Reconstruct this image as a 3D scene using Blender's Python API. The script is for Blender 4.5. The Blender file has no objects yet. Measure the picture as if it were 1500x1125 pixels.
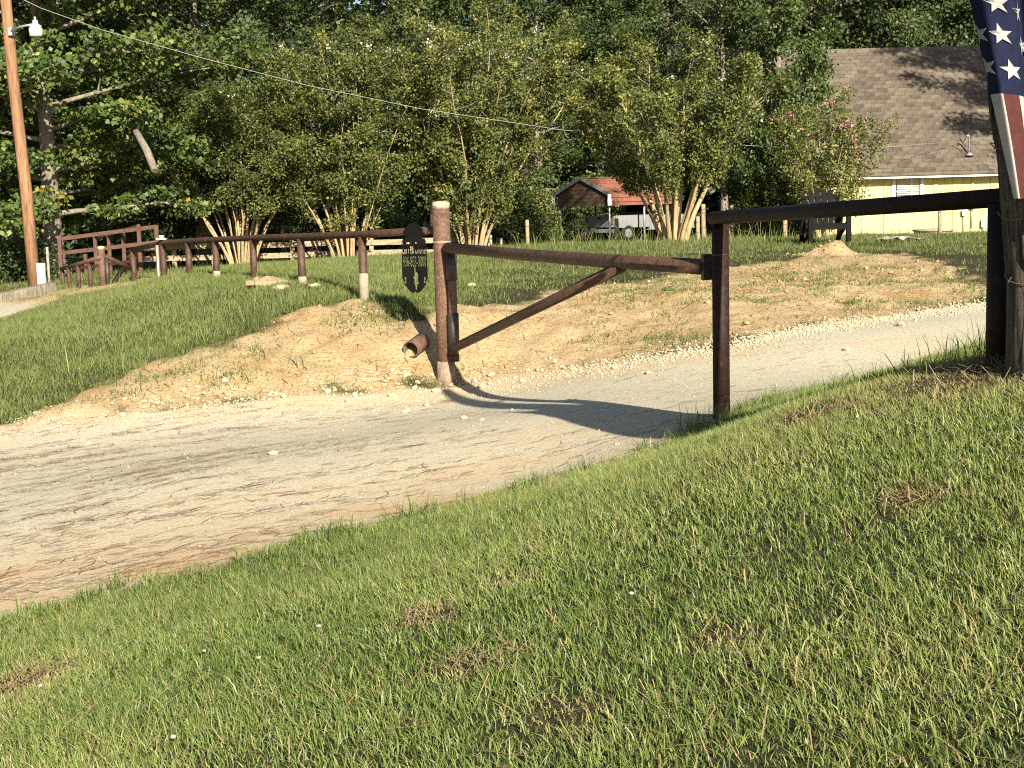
import bpy, bmesh, math, random
import numpy as np
from mathutils import Vector, Matrix

R = math.radians
rng = np.random.default_rng(11)
random.seed(11)
SC = bpy.context.scene
C = SC.collection

# ------------------------------------------------------------------ camera, sky, sun, exposure
CAMZ = 1.6
PITCH, ROLL, FPX = R(7.1), R(1.5), 2100.0
cam_d = bpy.data.cameras.new('camera')
cam_d.sensor_width = 36.0
cam_d.lens = FPX / 1500.0 * 36.0
cam_d.clip_start = 0.05
cam_d.clip_end = 1500
cam = bpy.data.objects.new('camera', cam_d)
C.objects.link(cam)
CAMM = Matrix.Translation((0, 0, CAMZ)) @ Matrix.Rotation(math.pi / 2 - PITCH, 4, 'X') @ Matrix.Rotation(-ROLL, 4, 'Z')
cam.matrix_world = CAMM
SC.camera = cam

SUN_AZ, SUN_EL = R(17.8), R(27.0)          # the sun stands behind the camera, a little to the right
w = bpy.data.worlds.new('World'); SC.world = w; w.use_nodes = True
nt = w.node_tree
sky = nt.nodes.new('ShaderNodeTexSky'); sky.sky_type = 'NISHITA'; sky.sun_disc = False
sky.sun_elevation = SUN_EL; sky.sun_rotation = math.pi - SUN_AZ
sky.air_density = 1.0; sky.dust_density = 1.0
nt.links.new(sky.outputs[0], nt.nodes['Background'].inputs[0])
nt.nodes['Background'].inputs[1].default_value = 0.05
sun_d = bpy.data.lights.new('sun', 'SUN'); sun_d.energy = 5.0; sun_d.angle = R(0.5); sun_d.color = (1.0, 0.925, 0.77)
sun = bpy.data.objects.new('sun', sun_d); C.objects.link(sun)
TOSUN = Vector((math.sin(SUN_AZ) * math.cos(SUN_EL), -math.cos(SUN_AZ) * math.cos(SUN_EL), math.sin(SUN_EL)))
sun.rotation_euler = TOSUN.to_track_quat('Z', 'Y').to_euler()
sun.location = (10, -20, 20)
vs = SC.view_settings
vs.view_transform = 'Standard'; vs.look = 'None'; vs.gamma = 1.0; vs.use_curve_mapping = False
vs.exposure = 1.25
SC.cycles.max_bounces = 6
SC.cycles.use_denoising = False
SC.cycles.filter_width = 1.1
SC.cycles.transparent_max_bounces = 6

# ------------------------------------------------------------------ helpers
CR = np.array(CAMM.to_3x3())
def at(px, py, d):
    """the world point that stands d metres ahead (along y) in direction of a photo pixel"""
    v = CR @ np.array([(px - 750) / FPX, -(py - 562.5) / FPX, -1.0])
    v = v * (d / v[1])
    return Vector((v[0], v[1], v[2] + CAMZ))

def smooth(a, b, x):
    t = np.clip((x - a) / (b - a), 0, 1)
    return t * t * (3 - 2 * t)

def vnoise(x, y, seed=0):
    xi = np.floor(x).astype(np.int64); yi = np.floor(y).astype(np.int64)
    xf = x - xi; yf = y - yi
    def h(i, j):
        n = (i * 374761393 + j * 668265263 + seed * 974711) & 0x7fffffff
        n = ((n ^ (n >> 13)) * 1274126177) & 0x7fffffff
        n = n ^ (n >> 16)
        return (n & 0xffff) / 65535.0
    u = xf * xf * (3 - 2 * xf); v = yf * yf * (3 - 2 * yf)
    return (h(xi, yi) * (1 - u) + h(xi + 1, yi) * u) * (1 - v) + (h(xi, yi + 1) * (1 - u) + h(xi + 1, yi + 1) * u) * v - 0.5

def fbm(x, y, f, octv=4, seed=0):
    s = 0; a = 1.0; t = 0
    for k in range(octv):
        s = s + a * vnoise(x * f + 17.3 * k, y * f - 9.1 * k, seed + k); t += a; a *= 0.5; f *= 2.03
    return s / t * 2

def np_mesh(name, V, faces, attrs=None, smooth_shade=False):
    """mesh from arrays; faces is a list of (n,k) index arrays"""
    me = bpy.data.meshes.new(name)
    V = np.asarray(V, dtype=np.float32)
    me.vertices.add(len(V)); me.vertices.foreach_set('co', V.ravel())
    idx = np.concatenate([f.ravel() for f in faces]).astype(np.int32)
    tot = np.concatenate([np.full(len(f), f.shape[1], np.int32) for f in faces])
    st = np.concatenate([[0], np.cumsum(tot)[:-1]]).astype(np.int32)
    me.loops.add(len(idx)); me.loops.foreach_set('vertex_index', idx)
    me.polygons.add(len(tot)); me.polygons.foreach_set('loop_start', st); me.polygons.foreach_set('loop_total', tot)
    if smooth_shade:
        me.polygons.foreach_set('use_smooth', np.ones(len(tot), dtype=bool))
    for k, a in (attrs or {}).items():
        at_ = me.attributes.new(k, 'FLOAT', 'POINT'); at_.data.foreach_set('value', np.asarray(a, np.float32))
    me.update(calc_edges=True)
    me.validate()
    return me

def tag(o, label=None, cat=None, group=None, kind=None):
    if label: o['label'] = label
    if cat: o['category'] = cat
    if group: o['group'] = group
    if kind: o['kind'] = kind
    return o

def link(name, me, mat=None, parent=None):
    o = bpy.data.objects.new(name, me); C.objects.link(o)
    if mat is not None and not me.materials: me.materials.append(mat)
    if parent is not None: o.parent = parent
    return o

class Thing:
    """an Empty at the thing's base; parts are given in world coordinates"""
    def __init__(s, name, label, cat, loc, group=None):
        s.o = bpy.data.objects.new(name, None); C.objects.link(s.o)
        s.o.empty_display_size = 0.1
        s.loc = Vector(loc); s.o.location = s.loc
        tag(s.o, label, cat, group)

class MB:
    def __init__(s): s.v = []; s.f = []; s.sm = []
    def add(s, vs_, fs_, sm=False):
        b = len(s.v); s.v += [tuple(p) for p in vs_]
        s.f += [tuple(i + b for i in f) for f in fs_]; s.sm += [sm] * len(fs_)
        return s
    def box(s, c, size, M=None):
        sx, sy, sz = [k / 2 for k in size]
        P = [Vector((x, y, z)) for x in (-sx, sx) for y in (-sy, sy) for z in (-sz, sz)]
        if M is not None: P = [M @ p for p in P]
        c = Vector(c)
        return s.add([p + c for p in P], [(0, 1, 3, 2), (4, 6, 7, 5), (0, 4, 5, 1), (2, 3, 7, 6), (0, 2, 6, 4), (1, 5, 7, 3)])
    def beam(s, a, b, wid, hei, up=(0, 0, 1)):
        a, b = Vector(a), Vector(b); d = (b - a); L = d.length; d.normalize()
        u = Vector(up); side = d.cross(u)
        if side.length < 1e-4: side = d.cross(Vector((1, 0, 0)))
        side.normalize(); u = side.cross(d)
        M = Matrix((d, side, u)).transposed()
        return s.box((a + b) / 2, (L, wid, hei), M)
    def tube(s, pts, rad, n=12, caps=True, sm=True, jit=0.0, seed=0):
        pts = [Vector(p) for p in pts]
        if not hasattr(rad, '__len__'): rad = [rad] * len(pts)
        rr = random.Random(seed)
        rings = []; u = None; V = []; F = []
        for i, p in enumerate(pts):
            d = (pts[min(i + 1, len(pts) - 1)] - pts[max(i - 1, 0)]).normalized()
            if u is None:
                u = d.cross(Vector((0, 0, 1)))
                if u.length < 0.05: u = d.cross(Vector((0, 1, 0)))
            u = (u - d * u.dot(d)).normalized(); v = d.cross(u)
            for k in range(n):
                a = 2 * math.pi * k / n
                r = rad[i] * (1 + (rr.random() - .5) * jit)
                V.append(p + (u * math.cos(a) + v * math.sin(a)) * r)
        for i in range(len(pts) - 1):
            for k in range(n):
                F.append((i * n + k, i * n + (k + 1) % n, (i + 1) * n + (k + 1) % n, (i + 1) * n + k))
        s.add(V, F, sm)
        if caps:
            m = (len(pts) - 1) * n
            b = len(s.v) - len(V)
            s.f += [tuple(b + k for k in reversed(range(n))), tuple(b + m + k for k in range(n))]; s.sm += [False, False]
        return s
    def build(s, name, mat, parent, sub=None):
        """parent: a Thing (part) or, with sub = a part object, a sub-part"""
        off = parent.loc if parent is not None else Vector((0, 0, 0))
        me = bpy.data.meshes.new(name)
        me.from_pydata([(p[0] - off.x, p[1] - off.y, p[2] - off.z) for p in s.v], [], s.f)
        me.polygons.foreach_set('use_smooth', s.sm)
        me.update()
        bm = bmesh.new(); bm.from_mesh(me); bmesh.ops.recalc_face_normals(bm, faces=bm.faces); bm.to_mesh(me); bm.free()
        o = link(name, me, mat, sub if sub is not None else (parent.o if parent else None))
        return o

# ------------------------------------------------------------------ materials
def new_mat(name):
    m = bpy.data.materials.new(name); m.use_nodes = True
    n = m.node_tree.nodes; l = m.node_tree.links
    return m, n, l, n['Principled BSDF']

def ramp(n, stops):
    r = n.new('ShaderNodeValToRGB'); e = r.color_ramp.elements
    while len(e) < len(stops): e.new(0.5)
    for k, (p, c) in enumerate(stops): e[k].position = p; e[k].color = (c[0], c[1], c[2], 1)
    return r

def noise(n, l, scale, detail=4, rough=0.6, vec=None):
    t = n.new('ShaderNodeTexNoise'); t.inputs['Scale'].default_value = scale
    t.inputs['Detail'].default_value = detail; t.inputs['Roughness'].default_value = rough
    if vec is not None: l.new(vec, t.inputs['Vector'])
    return t

def mixc(n, l, fac, a, b, mode='MIX'):
    m = n.new('ShaderNodeMix'); m.data_type = 'RGBA'; m.blend_type = mode
    for s, x in ((0, fac), (6, a), (7, b)):
        if isinstance(x, (int, float)): m.inputs[s].default_value = x
        elif isinstance(x, tuple): m.inputs[s].default_value = (x[0], x[1], x[2], 1)
        else: l.new(x, m.inputs[s])
    return m.outputs[2]

def bump(n, l, h, strength, dist, p):
    b = n.new('ShaderNodeBump'); b.inputs['Strength'].default_value = strength; b.inputs['Distance'].default_value = dist
    l.new(h, b.inputs['Height']); l.new(b.outputs[0], p.inputs['Normal'])
    return b

def mottled(name, c1, c2, scale=6, rough=0.8, c3=None, sc3=30, bump_s=0.3, bump_d=0.01, metal=0.0, stretch=None, spec=0.3):
    m, n, l, p = new_mat(name)
    tc = n.new('ShaderNodeTexCoord'); vec = tc.outputs['Object']
    if stretch:
        mp = n.new('ShaderNodeMapping'); mp.inputs['Scale'].default_value = stretch; l.new(vec, mp.inputs[0]); vec = mp.outputs[0]
    t = noise(n, l, scale, 5, 0.65, vec)
    r = ramp(n, [(0.36, c1), (0.64, c2)]); l.new(t.outputs[0], r.inputs[0])
    col = r.outputs[0]
    t2 = noise(n, l, sc3, 5, 0.7, vec)
    if c3 is not None:
        r2 = ramp(n, [(0.5, (0, 0, 0)), (0.68, (1, 1, 1))]); l.new(t2.outputs[0], r2.inputs[0])
        col = mixc(n, l, r2.outputs[0], col, c3)
    l.new(col, p.inputs['Base Color'])
    p.inputs['Roughness'].default_value = rough; p.inputs['Metallic'].default_value = metal
    p.inputs['Specular IOR Level'].default_value = spec
    bump(n, l, t2.outputs[0], bump_s, bump_d, p)
    return m

def leafy(name, stops, trans=0.28, rough=0.5, spec=0.35):
    m, n, l, p = new_mat(name)
    a = n.new('ShaderNodeAttribute'); a.attribute_name = 'tint'
    r = ramp(n, stops); l.new(a.outputs['Fac'], r.inputs[0])
    l.new(r.outputs[0], p.inputs['Base Color'])
    p.inputs['Roughness'].default_value = rough; p.inputs['Specular IOR Level'].default_value = spec
    tr = n.new('ShaderNodeBsdfTranslucent')
    l.new(mixc(n, l, 0.5, r.outputs[0], (0.16, 0.2, 0.02)), tr.inputs[0])
    mx = n.new('ShaderNodeMixShader'); mx.inputs[0].default_value = trans
    l.new(p.outputs[0], mx.inputs[1]); l.new(tr.outputs[0], mx.inputs[2])
    l.new(mx.outputs[0], n['Material Output'].inputs['Surface'])
    return m

M = {}
M['rust'] = mottled('rusted_pipe', (0.032, 0.016, 0.009), (0.074, 0.037, 0.021), 9, 0.62, (0.12, 0.065, 0.04), 42, 0.35, 0.004, spec=0.4)
M['rust_light'] = mottled('rusted_post', (0.075, 0.038, 0.024), (0.130, 0.068, 0.043), 7, 0.7, (0.20, 0.125, 0.085), 30, 0.35, 0.004, spec=0.35)
M['rust_gate'] = mottled('gate_rusted_pipe', (0.030, 0.014, 0.009), (0.075, 0.036, 0.021), 8, 0.6, (0.13, 0.07, 0.042), 44, 0.35, 0.004, spec=0.4)
M['rust_dark'] = mottled('dark_rusted_pipe', (0.010, 0.005, 0.0035), (0.024, 0.011, 0.007), 8, 0.65, (0.045, 0.023, 0.014), 38, 0.3, 0.004, spec=0.2)  # near-black: the trunk and flag shade on the near fence is in this colour
M['black_steel'] = mottled('black_paint_steel', (0.012, 0.012, 0.012), (0.035, 0.030, 0.026), 16, 0.5, (0.11, 0.07, 0.05), 50, 0.25, 0.003, spec=0.45)
M['sign_black'] = mottled('sign_black', (0.003, 0.0035, 0.003), (0.006, 0.006, 0.005), 5, 0.85, None, 40, 0.1, 0.001, spec=0.1)
M['channel'] = mottled('brown_primer_steel', (0.070, 0.036, 0.025), (0.115, 0.060, 0.042), 6, 0.7, (0.16, 0.095, 0.065), 26, 0.2, 0.003)
M['concrete'] = mottled('concrete', (0.27, 0.23, 0.17), (0.40, 0.345, 0.26), 9, 0.9, (0.24, 0.18, 0.12), 30, 0.5, 0.01)
M['collar'] = mottled('rust_stained_concrete', (0.20, 0.14, 0.095), (0.34, 0.27, 0.20), 9, 0.9, (0.15, 0.09, 0.06), 22, 0.5, 0.01)
M['cap'] = mottled('pale_cap', (0.30, 0.24, 0.17), (0.52, 0.44, 0.33), 20, 0.8, (0.22, 0.12, 0.07), 40, 0.4, 0.006)
M['stone'] = mottled('limestone', (0.38, 0.325, 0.22), (0.50, 0.44, 0.32), 18, 0.9, (0.30, 0.22, 0.13), 40, 0.5, 0.01)
M['boulder'] = mottled('sandstone', (0.27, 0.19, 0.11), (0.40, 0.30, 0.18), 7, 0.95, (0.24, 0.17, 0.10), 22, 0.6, 0.02)
M['pole_wood'] = mottled('pole_wood', (0.20, 0.10, 0.052), (0.31, 0.175, 0.095), 5, 0.85, (0.09, 0.045, 0.027), 11, 0.5, 0.01, stretch=(3, 3, 0.25))
M['grey_wood'] = mottled('weathered_wood', (0.26, 0.20, 0.125), (0.42, 0.34, 0.23), 6, 0.9, (0.15, 0.115, 0.075), 20, 0.5, 0.008, stretch=(1, 4, 4))
M['post_wood'] = mottled('post_wood', (0.30, 0.22, 0.13), (0.45, 0.35, 0.22), 8, 0.9, (0.17, 0.12, 0.07), 20, 0.5, 0.008, stretch=(4, 4, 0.5))
M['bark_grey'] = mottled('grey_bark', (0.16, 0.135, 0.10), (0.30, 0.26, 0.20), 6, 0.95, (0.08, 0.065, 0.05), 14, 0.9, 0.03, stretch=(3, 3, 0.5))
M['bark_dark'] = mottled('dark_bark', (0.075, 0.06, 0.045), (0.16, 0.13, 0.10), 6, 0.95, (0.04, 0.032, 0.025), 14, 0.9, 0.03, stretch=(3, 3, 0.5))
M['bark_tan'] = mottled('smooth_tan_bark', (0.30, 0.215, 0.105), (0.46, 0.36, 0.205), 5, 0.75, (0.19, 0.12, 0.055), 12, 0.3, 0.01, stretch=(3, 3, 0.35))
M['cedar'] = mottled('stringy_bark', (0.045, 0.036, 0.026), (0.23, 0.195, 0.15), 9, 0.95, (0.02, 0.016, 0.012), 20, 1.0, 0.03, stretch=(6, 6, 0.35))
M['white'] = mottled('white_paint', (0.72, 0.70, 0.64), (0.80, 0.78, 0.72), 8, 0.6, (0.62, 0.57, 0.48), 20, 0.1, 0.002)
M['yellow'] = mottled('yellow_siding', (0.55, 0.475, 0.205), (0.60, 0.525, 0.24), 2.5, 0.75, (0.48, 0.41, 0.18), 9, 0.2, 0.004, stretch=(3, 1, 0.35))
M['yellow_trim'] = mottled('yellow_batten', (0.50, 0.43, 0.18), (0.56, 0.485, 0.215), 4, 0.75, None, 12, 0.2, 0.003)
M['cap_white'] = mottled('dull_white', (0.38, 0.36, 0.31), (0.46, 0.44, 0.38), 8, 0.7, (0.42, 0.38, 0.31), 20, 0.1, 0.002)
M['galv'] = mottled('galvanised_steel', (0.30, 0.31, 0.32), (0.44, 0.45, 0.46), 9, 0.45, (0.24, 0.24, 0.25), 20, 0.1, 0.002, metal=0.5)
M['red_metal'] = mottled('red_roof_metal', (0.20, 0.075, 0.052), (0.29, 0.12, 0.085), 3, 0.65, (0.15, 0.065, 0.045), 10, 0.15, 0.003)
M['dark_wood'] = mottled('dark_boards', (0.07, 0.045, 0.027), (0.14, 0.09, 0.055), 4, 0.8, (0.05, 0.032, 0.02), 14, 0.2, 0.004)
M['charcoal'] = mottled('charcoal_paint', (0.004, 0.004, 0.0045), (0.009, 0.008, 0.008), 9, 0.7, None, 30, 0.15, 0.002, spec=0.1)
M['car_white_shaded'] = mottled('truck_paint_shaded', (0.20, 0.205, 0.21), (0.26, 0.265, 0.265), 3, 0.3, None, 10, 0.02, 0.001, spec=0.5)  # white truck, its paint greyed for the shade under the carport
M['glass_dark'] = mottled('dark_glass', (0.012, 0.014, 0.016), (0.02, 0.024, 0.028), 3, 0.08, None, 10, 0.0, 0.001, spec=0.6)
M['tyre'] = mottled('tyre_rubber', (0.012, 0.012, 0.012), (0.025, 0.024, 0.023), 14, 0.9, None, 30, 0.3, 0.003)
M['blind'] = mottled('blind', (0.46, 0.43, 0.36), (0.55, 0.52, 0.44), 5, 0.7, None, 20, 0.05, 0.001)
M['cable'] = mottled('cable', (0.22, 0.21, 0.19), (0.32, 0.30, 0.27), 30, 0.6, None, 60, 0.1, 0.001)
M['dead'] = mottled('dead_grass', (0.22, 0.155, 0.075), (0.36, 0.27, 0.14), 5, 0.8, (0.15, 0.09, 0.045), 12, 0.0, 0.001)
M['straw'] = mottled('pine_straw', (0.13, 0.062, 0.030), (0.27, 0.145, 0.075), 5, 0.8, (0.07, 0.038, 0.022), 12, 0.0, 0.001)
M['mat_grey'] = mottled('cover_grey', (0.22, 0.20, 0.17), (0.34, 0.31, 0.26), 6, 0.9, (0.14, 0.12, 0.10), 20, 0.3, 0.005)
M['lamp_glass'] = mottled('lamp_refractor', (0.60, 0.58, 0.48), (0.70, 0.68, 0.58), 8, 0.35, None, 20, 0.2, 0.003)
M['lamp_grey'] = mottled('lamp_housing', (0.36, 0.40, 0.42), (0.46, 0.49, 0.50), 8, 0.5, None, 20, 0.1, 0.002)
M['wire'] = mottled('rusty_wire', (0.10, 0.07, 0.05), (0.19, 0.15, 0.12), 30, 0.7, None, 60, 0.1, 0.001)
def cloth(name, c1, c2):
    m = mottled(name, c1, c2, 30, 0.9, None, 260, 0.15, 0.001)
    n, l = m.node_tree.nodes, m.node_tree.links; p = n['Principled BSDF']
    tr = n.new('ShaderNodeBsdfTranslucent'); tr.inputs[0].default_value = (c2[0], c2[1], c2[2], 1)
    mx = n.new('ShaderNodeMixShader'); mx.inputs[0].default_value = 0.35
    l.new(p.outputs[0], mx.inputs[1]); l.new(tr.outputs[0], mx.inputs[2]); l.new(mx.outputs[0], n['Material Output'].inputs[0])
    return m
M['flag_white'] = cloth('flag_white', (0.40, 0.39, 0.37), (0.50, 0.485, 0.46))  # all flag colours lowered for the shade the cloth hangs in
M['flag_red'] = cloth('flag_red', (0.075, 0.022, 0.020), (0.11, 0.036, 0.03))
M['flag_blue'] = cloth('flag_blue', (0.007, 0.010, 0.034), (0.012, 0.017, 0.052))

M['lawn'] = leafy('lawn_blades', [(0.0, (0.026, 0.050, 0.012)), (0.35, (0.108, 0.170, 0.036)), (0.62, (0.20, 0.262, 0.066)), (0.82, (0.32, 0.33, 0.115)), (0.93, (0.38, 0.30, 0.14)), (1.0, (0.27, 0.165, 0.08))], 0.30, 0.45, 0.4)
M['bank_grass'] = leafy('bank_blades', [(0.0, (0.035, 0.060, 0.014)), (0.4, (0.125, 0.168, 0.042)), (0.75, (0.21, 0.24, 0.075)), (1.0, (0.34, 0.29, 0.14))], 0.30, 0.5, 0.35)
M['yard_grass'] = leafy('yard_blades', [(0.0, (0.04, 0.062, 0.018)), (0.4, (0.10, 0.135, 0.035)), (0.75, (0.19, 0.20, 0.07)), (1.0, (0.36, 0.30, 0.16))], 0.30, 0.5, 0.3)
M['gum'] = leafy('gum_leaves', [(0.0, (0.030, 0.054, 0.015)), (0.5, (0.092, 0.140, 0.033)), (0.92, (0.185, 0.215, 0.055)), (1.0, (0.34, 0.26, 0.05))])
M['oak'] = leafy('oak_leaves', [(0.0, (0.018, 0.031, 0.012)), (0.5, (0.058, 0.090, 0.027)), (1.0, (0.125, 0.15, 0.05))])
M['olive'] = leafy('olive_leaves', [(0.0, (0.034, 0.047, 0.014)), (0.5, (0.106, 0.128, 0.033)), (0.85, (0.19, 0.205, 0.054)), (1.0, (0.27, 0.25, 0.07))])
M['vine'] = leafy('vine_leaves', [(0.0, (0.022, 0.042, 0.013)), (0.5, (0.060, 0.098, 0.024)), (1.0, (0.125, 0.16, 0.045))])
M['wood_leaf'] = leafy('shaded_woodland_leaves', [(0.0, (0.012, 0.022, 0.008)), (0.5, (0.034, 0.056, 0.017)), (1.0, (0.075, 0.10, 0.032))], 0.2)  # leaf colour kept dark to give the shade inside the wood
M['brown_leaf'] = leafy('brownish_leaves', [(0.0, (0.035, 0.034, 0.018)), (0.5, (0.075, 0.075, 0.030)), (1.0, (0.14, 0.115, 0.055))])
M['flower_white'] = leafy('white_flower', [(0.0, (0.55, 0.50, 0.40)), (1.0, (0.72, 0.66, 0.58))], 0.3)
M['flower_pink'] = leafy('pink_flower', [(0.0, (0.52, 0.20, 0.24)), (1.0, (0.66, 0.34, 0.37))], 0.3)

# ------------------------------------------------------------------ terrain
CP = [(0, 0, 0), (-2, 0, -.2), (3, 0, .3), (0, 4, 0), (2, 4, .33), (-2, 4, -.25),
      (4.6, 7, .95), (7, 9, .95), (8, 2, .8), (5, 0, .5), (-6, 4, -.7), (-7, 8, -.8),
      (9, 18, .36), (13, 21, .48), (-9, 11.5, -.9), (-10, 15, -.85), (-20, 13, -1.1), (4, 13.2, .0), (7, 15, .22),
      (-30, 30, 0.1), (30, 30, .6), (25, 10, .9), (-18, 60, -.6), (20, 62, .2), (0, 62, -.2),
      (0, 100, -.4), (120, 100, 0), (-120, 100, 0), (0, 300, 0), (-150, 300, 0), (150, 300, 0), (150, -50, .5), (-150, -50, -1), (0, -60, 0), (-60, 20, -.6), (60, 20, .6)]
for q in [(1057, 609, 10.5), (1470, 518, 7.3), (1250, 556, 9.3), (0, 920, 7.5), (300, 838, 8.0), (600, 767, 8.7), (850, 691, 9.7),
          (750, 620, 12.0), (300, 700, 10.93), (0, 760, 10.5), (1250, 500, 14.8), (1400, 470, 15.7),
          (0, 622, 15.4), (300, 592, 15.5), (655, 556, 16.5), (900, 532, 15.7), (1050, 507, 15.5), (1250, 472, 16.6), (1450, 441, 17.9),
          (530, 440, 18.4), (440, 418, 20.2), (370, 409, 22.1), (275, 403, 24.9), (195, 411, 28.2), (600, 500, 17.0), (420, 480, 17.6),
          (600, 436, 19.3), (640, 456, 18.2), (380, 470, 18.3), (300, 500, 17.6), (250, 525, 17.0), (0, 540, 18.1), (0, 470, 23), (200, 510, 18.2), (800, 460, 18.3), (1000, 440, 18.7), (1200, 420, 19.9), (1430, 400, 20.5),
          (700, 400, 23.3), (1000, 386, 25.3), (1300, 370, 27.5), (300, 398, 38), (450, 393, 40), (600, 379, 41), (700, 366, 42), (250, 396, 47), (400, 392, 47), (520, 388, 47), (640, 378, 47), (1000, 357, 36), (1350, 346, 45),
          (60, 424, 29), (150, 421, 27), (0, 438, 28)]:
    CP.append(tuple(at(*q)))
CP = np.array(CP, float)
def _phi(r2): return np.where(r2 > 1e-12, 0.5 * r2 * np.log(np.maximum(r2, 1e-12)), 0)
_n = len(CP)
_K = _phi(((CP[:, None, :2] - CP[None, :, :2]) ** 2).sum(-1)) + np.eye(_n) * 0.08
_P = np.hstack([np.ones((_n, 1)), CP[:, :2]])
_A = np.block([[_K, _P], [_P.T, np.zeros((3, 3))]])
_W = np.linalg.solve(_A, np.concatenate([CP[:, 2], np.zeros(3)]))
def H(x, y):
    x = np.asarray(x, float); y = np.asarray(y, float); sh = x.shape
    xf, yf = x.ravel(), y.ravel(); out = np.empty(len(xf))
    for i in range(0, len(xf), 40000):
        a, b = xf[i:i + 40000], yf[i:i + 40000]
        r2 = (a[:, None] - CP[None, :, 0]) ** 2 + (b[:, None] - CP[None, :, 1]) ** 2
        out[i:i + 40000] = _phi(r2) @ _W[:_n] + _W[_n] + _W[_n + 1] * a + _W[_n + 2] * b
    return np.clip(out, -3, 4).reshape(sh)

_ds = np.arange(2.5, 90, 0.04)
def hit(px, py):
    v = CR @ np.array([(px - 750) / FPX, -(py - 562.5) / FPX, -1.0]); v = v / v[1]
    X, Y, Z = v[0] * _ds, _ds, v[2] * _ds + CAMZ
    below = np.nonzero(Z < H(X, Y))[0]
    k = below[0] if len(below) else len(_ds) - 1
    return (X[k], Y[k])

def sdist(poly, x, y):
    """signed distance to a polygon, positive inside"""
    P = np.array(poly, float); Q = np.roll(P, -1, 0)
    sh = np.shape(x); x = np.ravel(x); y = np.ravel(y)
    best = np.full(len(x), 1e9); ins = np.zeros(len(x), bool)
    for (ax, ay), (bx, by) in zip(P, Q):
        dx, dy = bx - ax, by - ay
        t = np.clip(((x - ax) * dx + (y - ay) * dy) / (dx * dx + dy * dy + 1e-12), 0, 1)
        best = np.minimum(best, (x - ax - t * dx) ** 2 + (y - ay - t * dy) ** 2)
        c = (ay > y) != (by > y)
        ins ^= c & (x < (bx - ax) * (y - ay) / (by - ay + 1e-12) + ax)
    return np.where(ins, 1, -1).reshape(sh) * np.sqrt(best).reshape(sh)

FAR_EDGE = [hit(*p) for p in [(0, 624), (150, 606), (300, 594), (450, 580), (560, 574), (655, 566), (800, 545), (900, 532), (1050, 508), (1250, 472), (1450, 441)]]
NEAR_EDGE = [hit(*p) for p in [(0, 905), (150, 866), (300, 833), (450, 797), (600, 762), (750, 722), (850, 690), (1000, 632)]]
DRIVE = [(-40, 12), (-14, 15.2)] + FAR_EDGE + [(10, 21.5), (14, 24), (22, 28), (40, 36), (42, 31), (24, 23.5), (12, 18.2), (7, 15.2), (4, 13.0), (2.3, 11.6)] + NEAR_EDGE[::-1] + [(-5, 6.4), (-9, 4.6), (-40, 2)]
SAND_TOP = [hit(*p) for p in [(95, 597), (150, 566), (200, 542), (270, 520), (340, 502), (385, 480), (378, 468), (440, 452), (530, 444), (560, 448), (575, 470), (640, 452), (760, 441), (850, 424), (930, 408), (1010, 396), (1100, 386), (1210, 377), (1300, 372), (1400, 386), (1445, 415)]]
SAND = [FAR_EDGE[0]] + SAND_TOP + [(9, 24), (10, 21.5)] + FAR_EDGE[::-1][:-1]
LEFT_DRIVE = [hit(0, 466), hit(36, 455), hit(60, 447), (-9.6, 27), (-14, 30), (-40, 30), (-40, 22)]
LEFT_SAND = [hit(0, 460), hit(90, 438), hit(130, 428), hit(190, 421), hit(235, 412), (-7.0, 28.2), (-8.6, 28.8), (-9.8, 28.2), (-14, 29), (-14, 25)]
MOUND = hit(1213, 374); MOUND2 = hit(1228, 352)
def masks(x, y):
    n1 = fbm(x, y, 0.9, 4, 3); n2 = fbm(x, y, 3.5, 3, 9)
    g = smooth(-0.12, 0.12, sdist(DRIVE, x, y) + 0.22 * n1 + 0.10 * n2)
    g = np.maximum(g, smooth(-0.2, 0.2, sdist(LEFT_DRIVE, x, y) + 0.2 * n1))
    s = smooth(-0.18, 0.18, np.maximum(sdist(SAND, x, y), sdist(LEFT_SAND, x, y)) + 0.55 * n1 + 0.5 * n2)
    m = np.exp(-((x - MOUND[0]) ** 2 + (y - MOUND[1]) ** 2) / 0.6 ** 2)
    s = np.maximum(s, smooth(0.25, 0.6, m + 0.3 * n2))
    return g, s
def G(x, y, full=False):
    x = np.asarray(x, float); y = np.asarray(y, float)
    g, s = masks(x, y)
    z = H(x, y)
    lump = fbm(x, y, 1.1, 4, 21) * 0.09 + fbm(x, y, 4.0, 4, 5) * 0.06 - 0.035 * np.clip(fbm(x * 2.2 + y * .4, y * .6, 1.5, 3, 15), 0, 1)
    rut = fbm(x * 0.5 + y * .2, y * 1.2, 1.0, 3, 31) * 0.03 + fbm(x, y, 9, 2, 8) * 0.007
    near = smooth(70, 40, y)
    z = z + near * (s * (1 - g) * lump + g * rut * 0.15 + (1 - s) * (1 - g) * fbm(x, y, 0.8, 4, 77) * 0.05)
    for (mx, my), hh, rr in ((MOUND, 0.22, 0.30), (MOUND2, 0.12, 0.30)):
        r2 = (x - mx) ** 2 + (y - my) ** 2
        z = z + hh * np.exp(-r2 / rr ** 2) * (1 + 1.1 * fbm(x, y, 4, 3, 4))
    return (z, g, s) if full else z
def gz(x, y): return float(G(np.array([x]), np.array([y]))[0])

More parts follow.
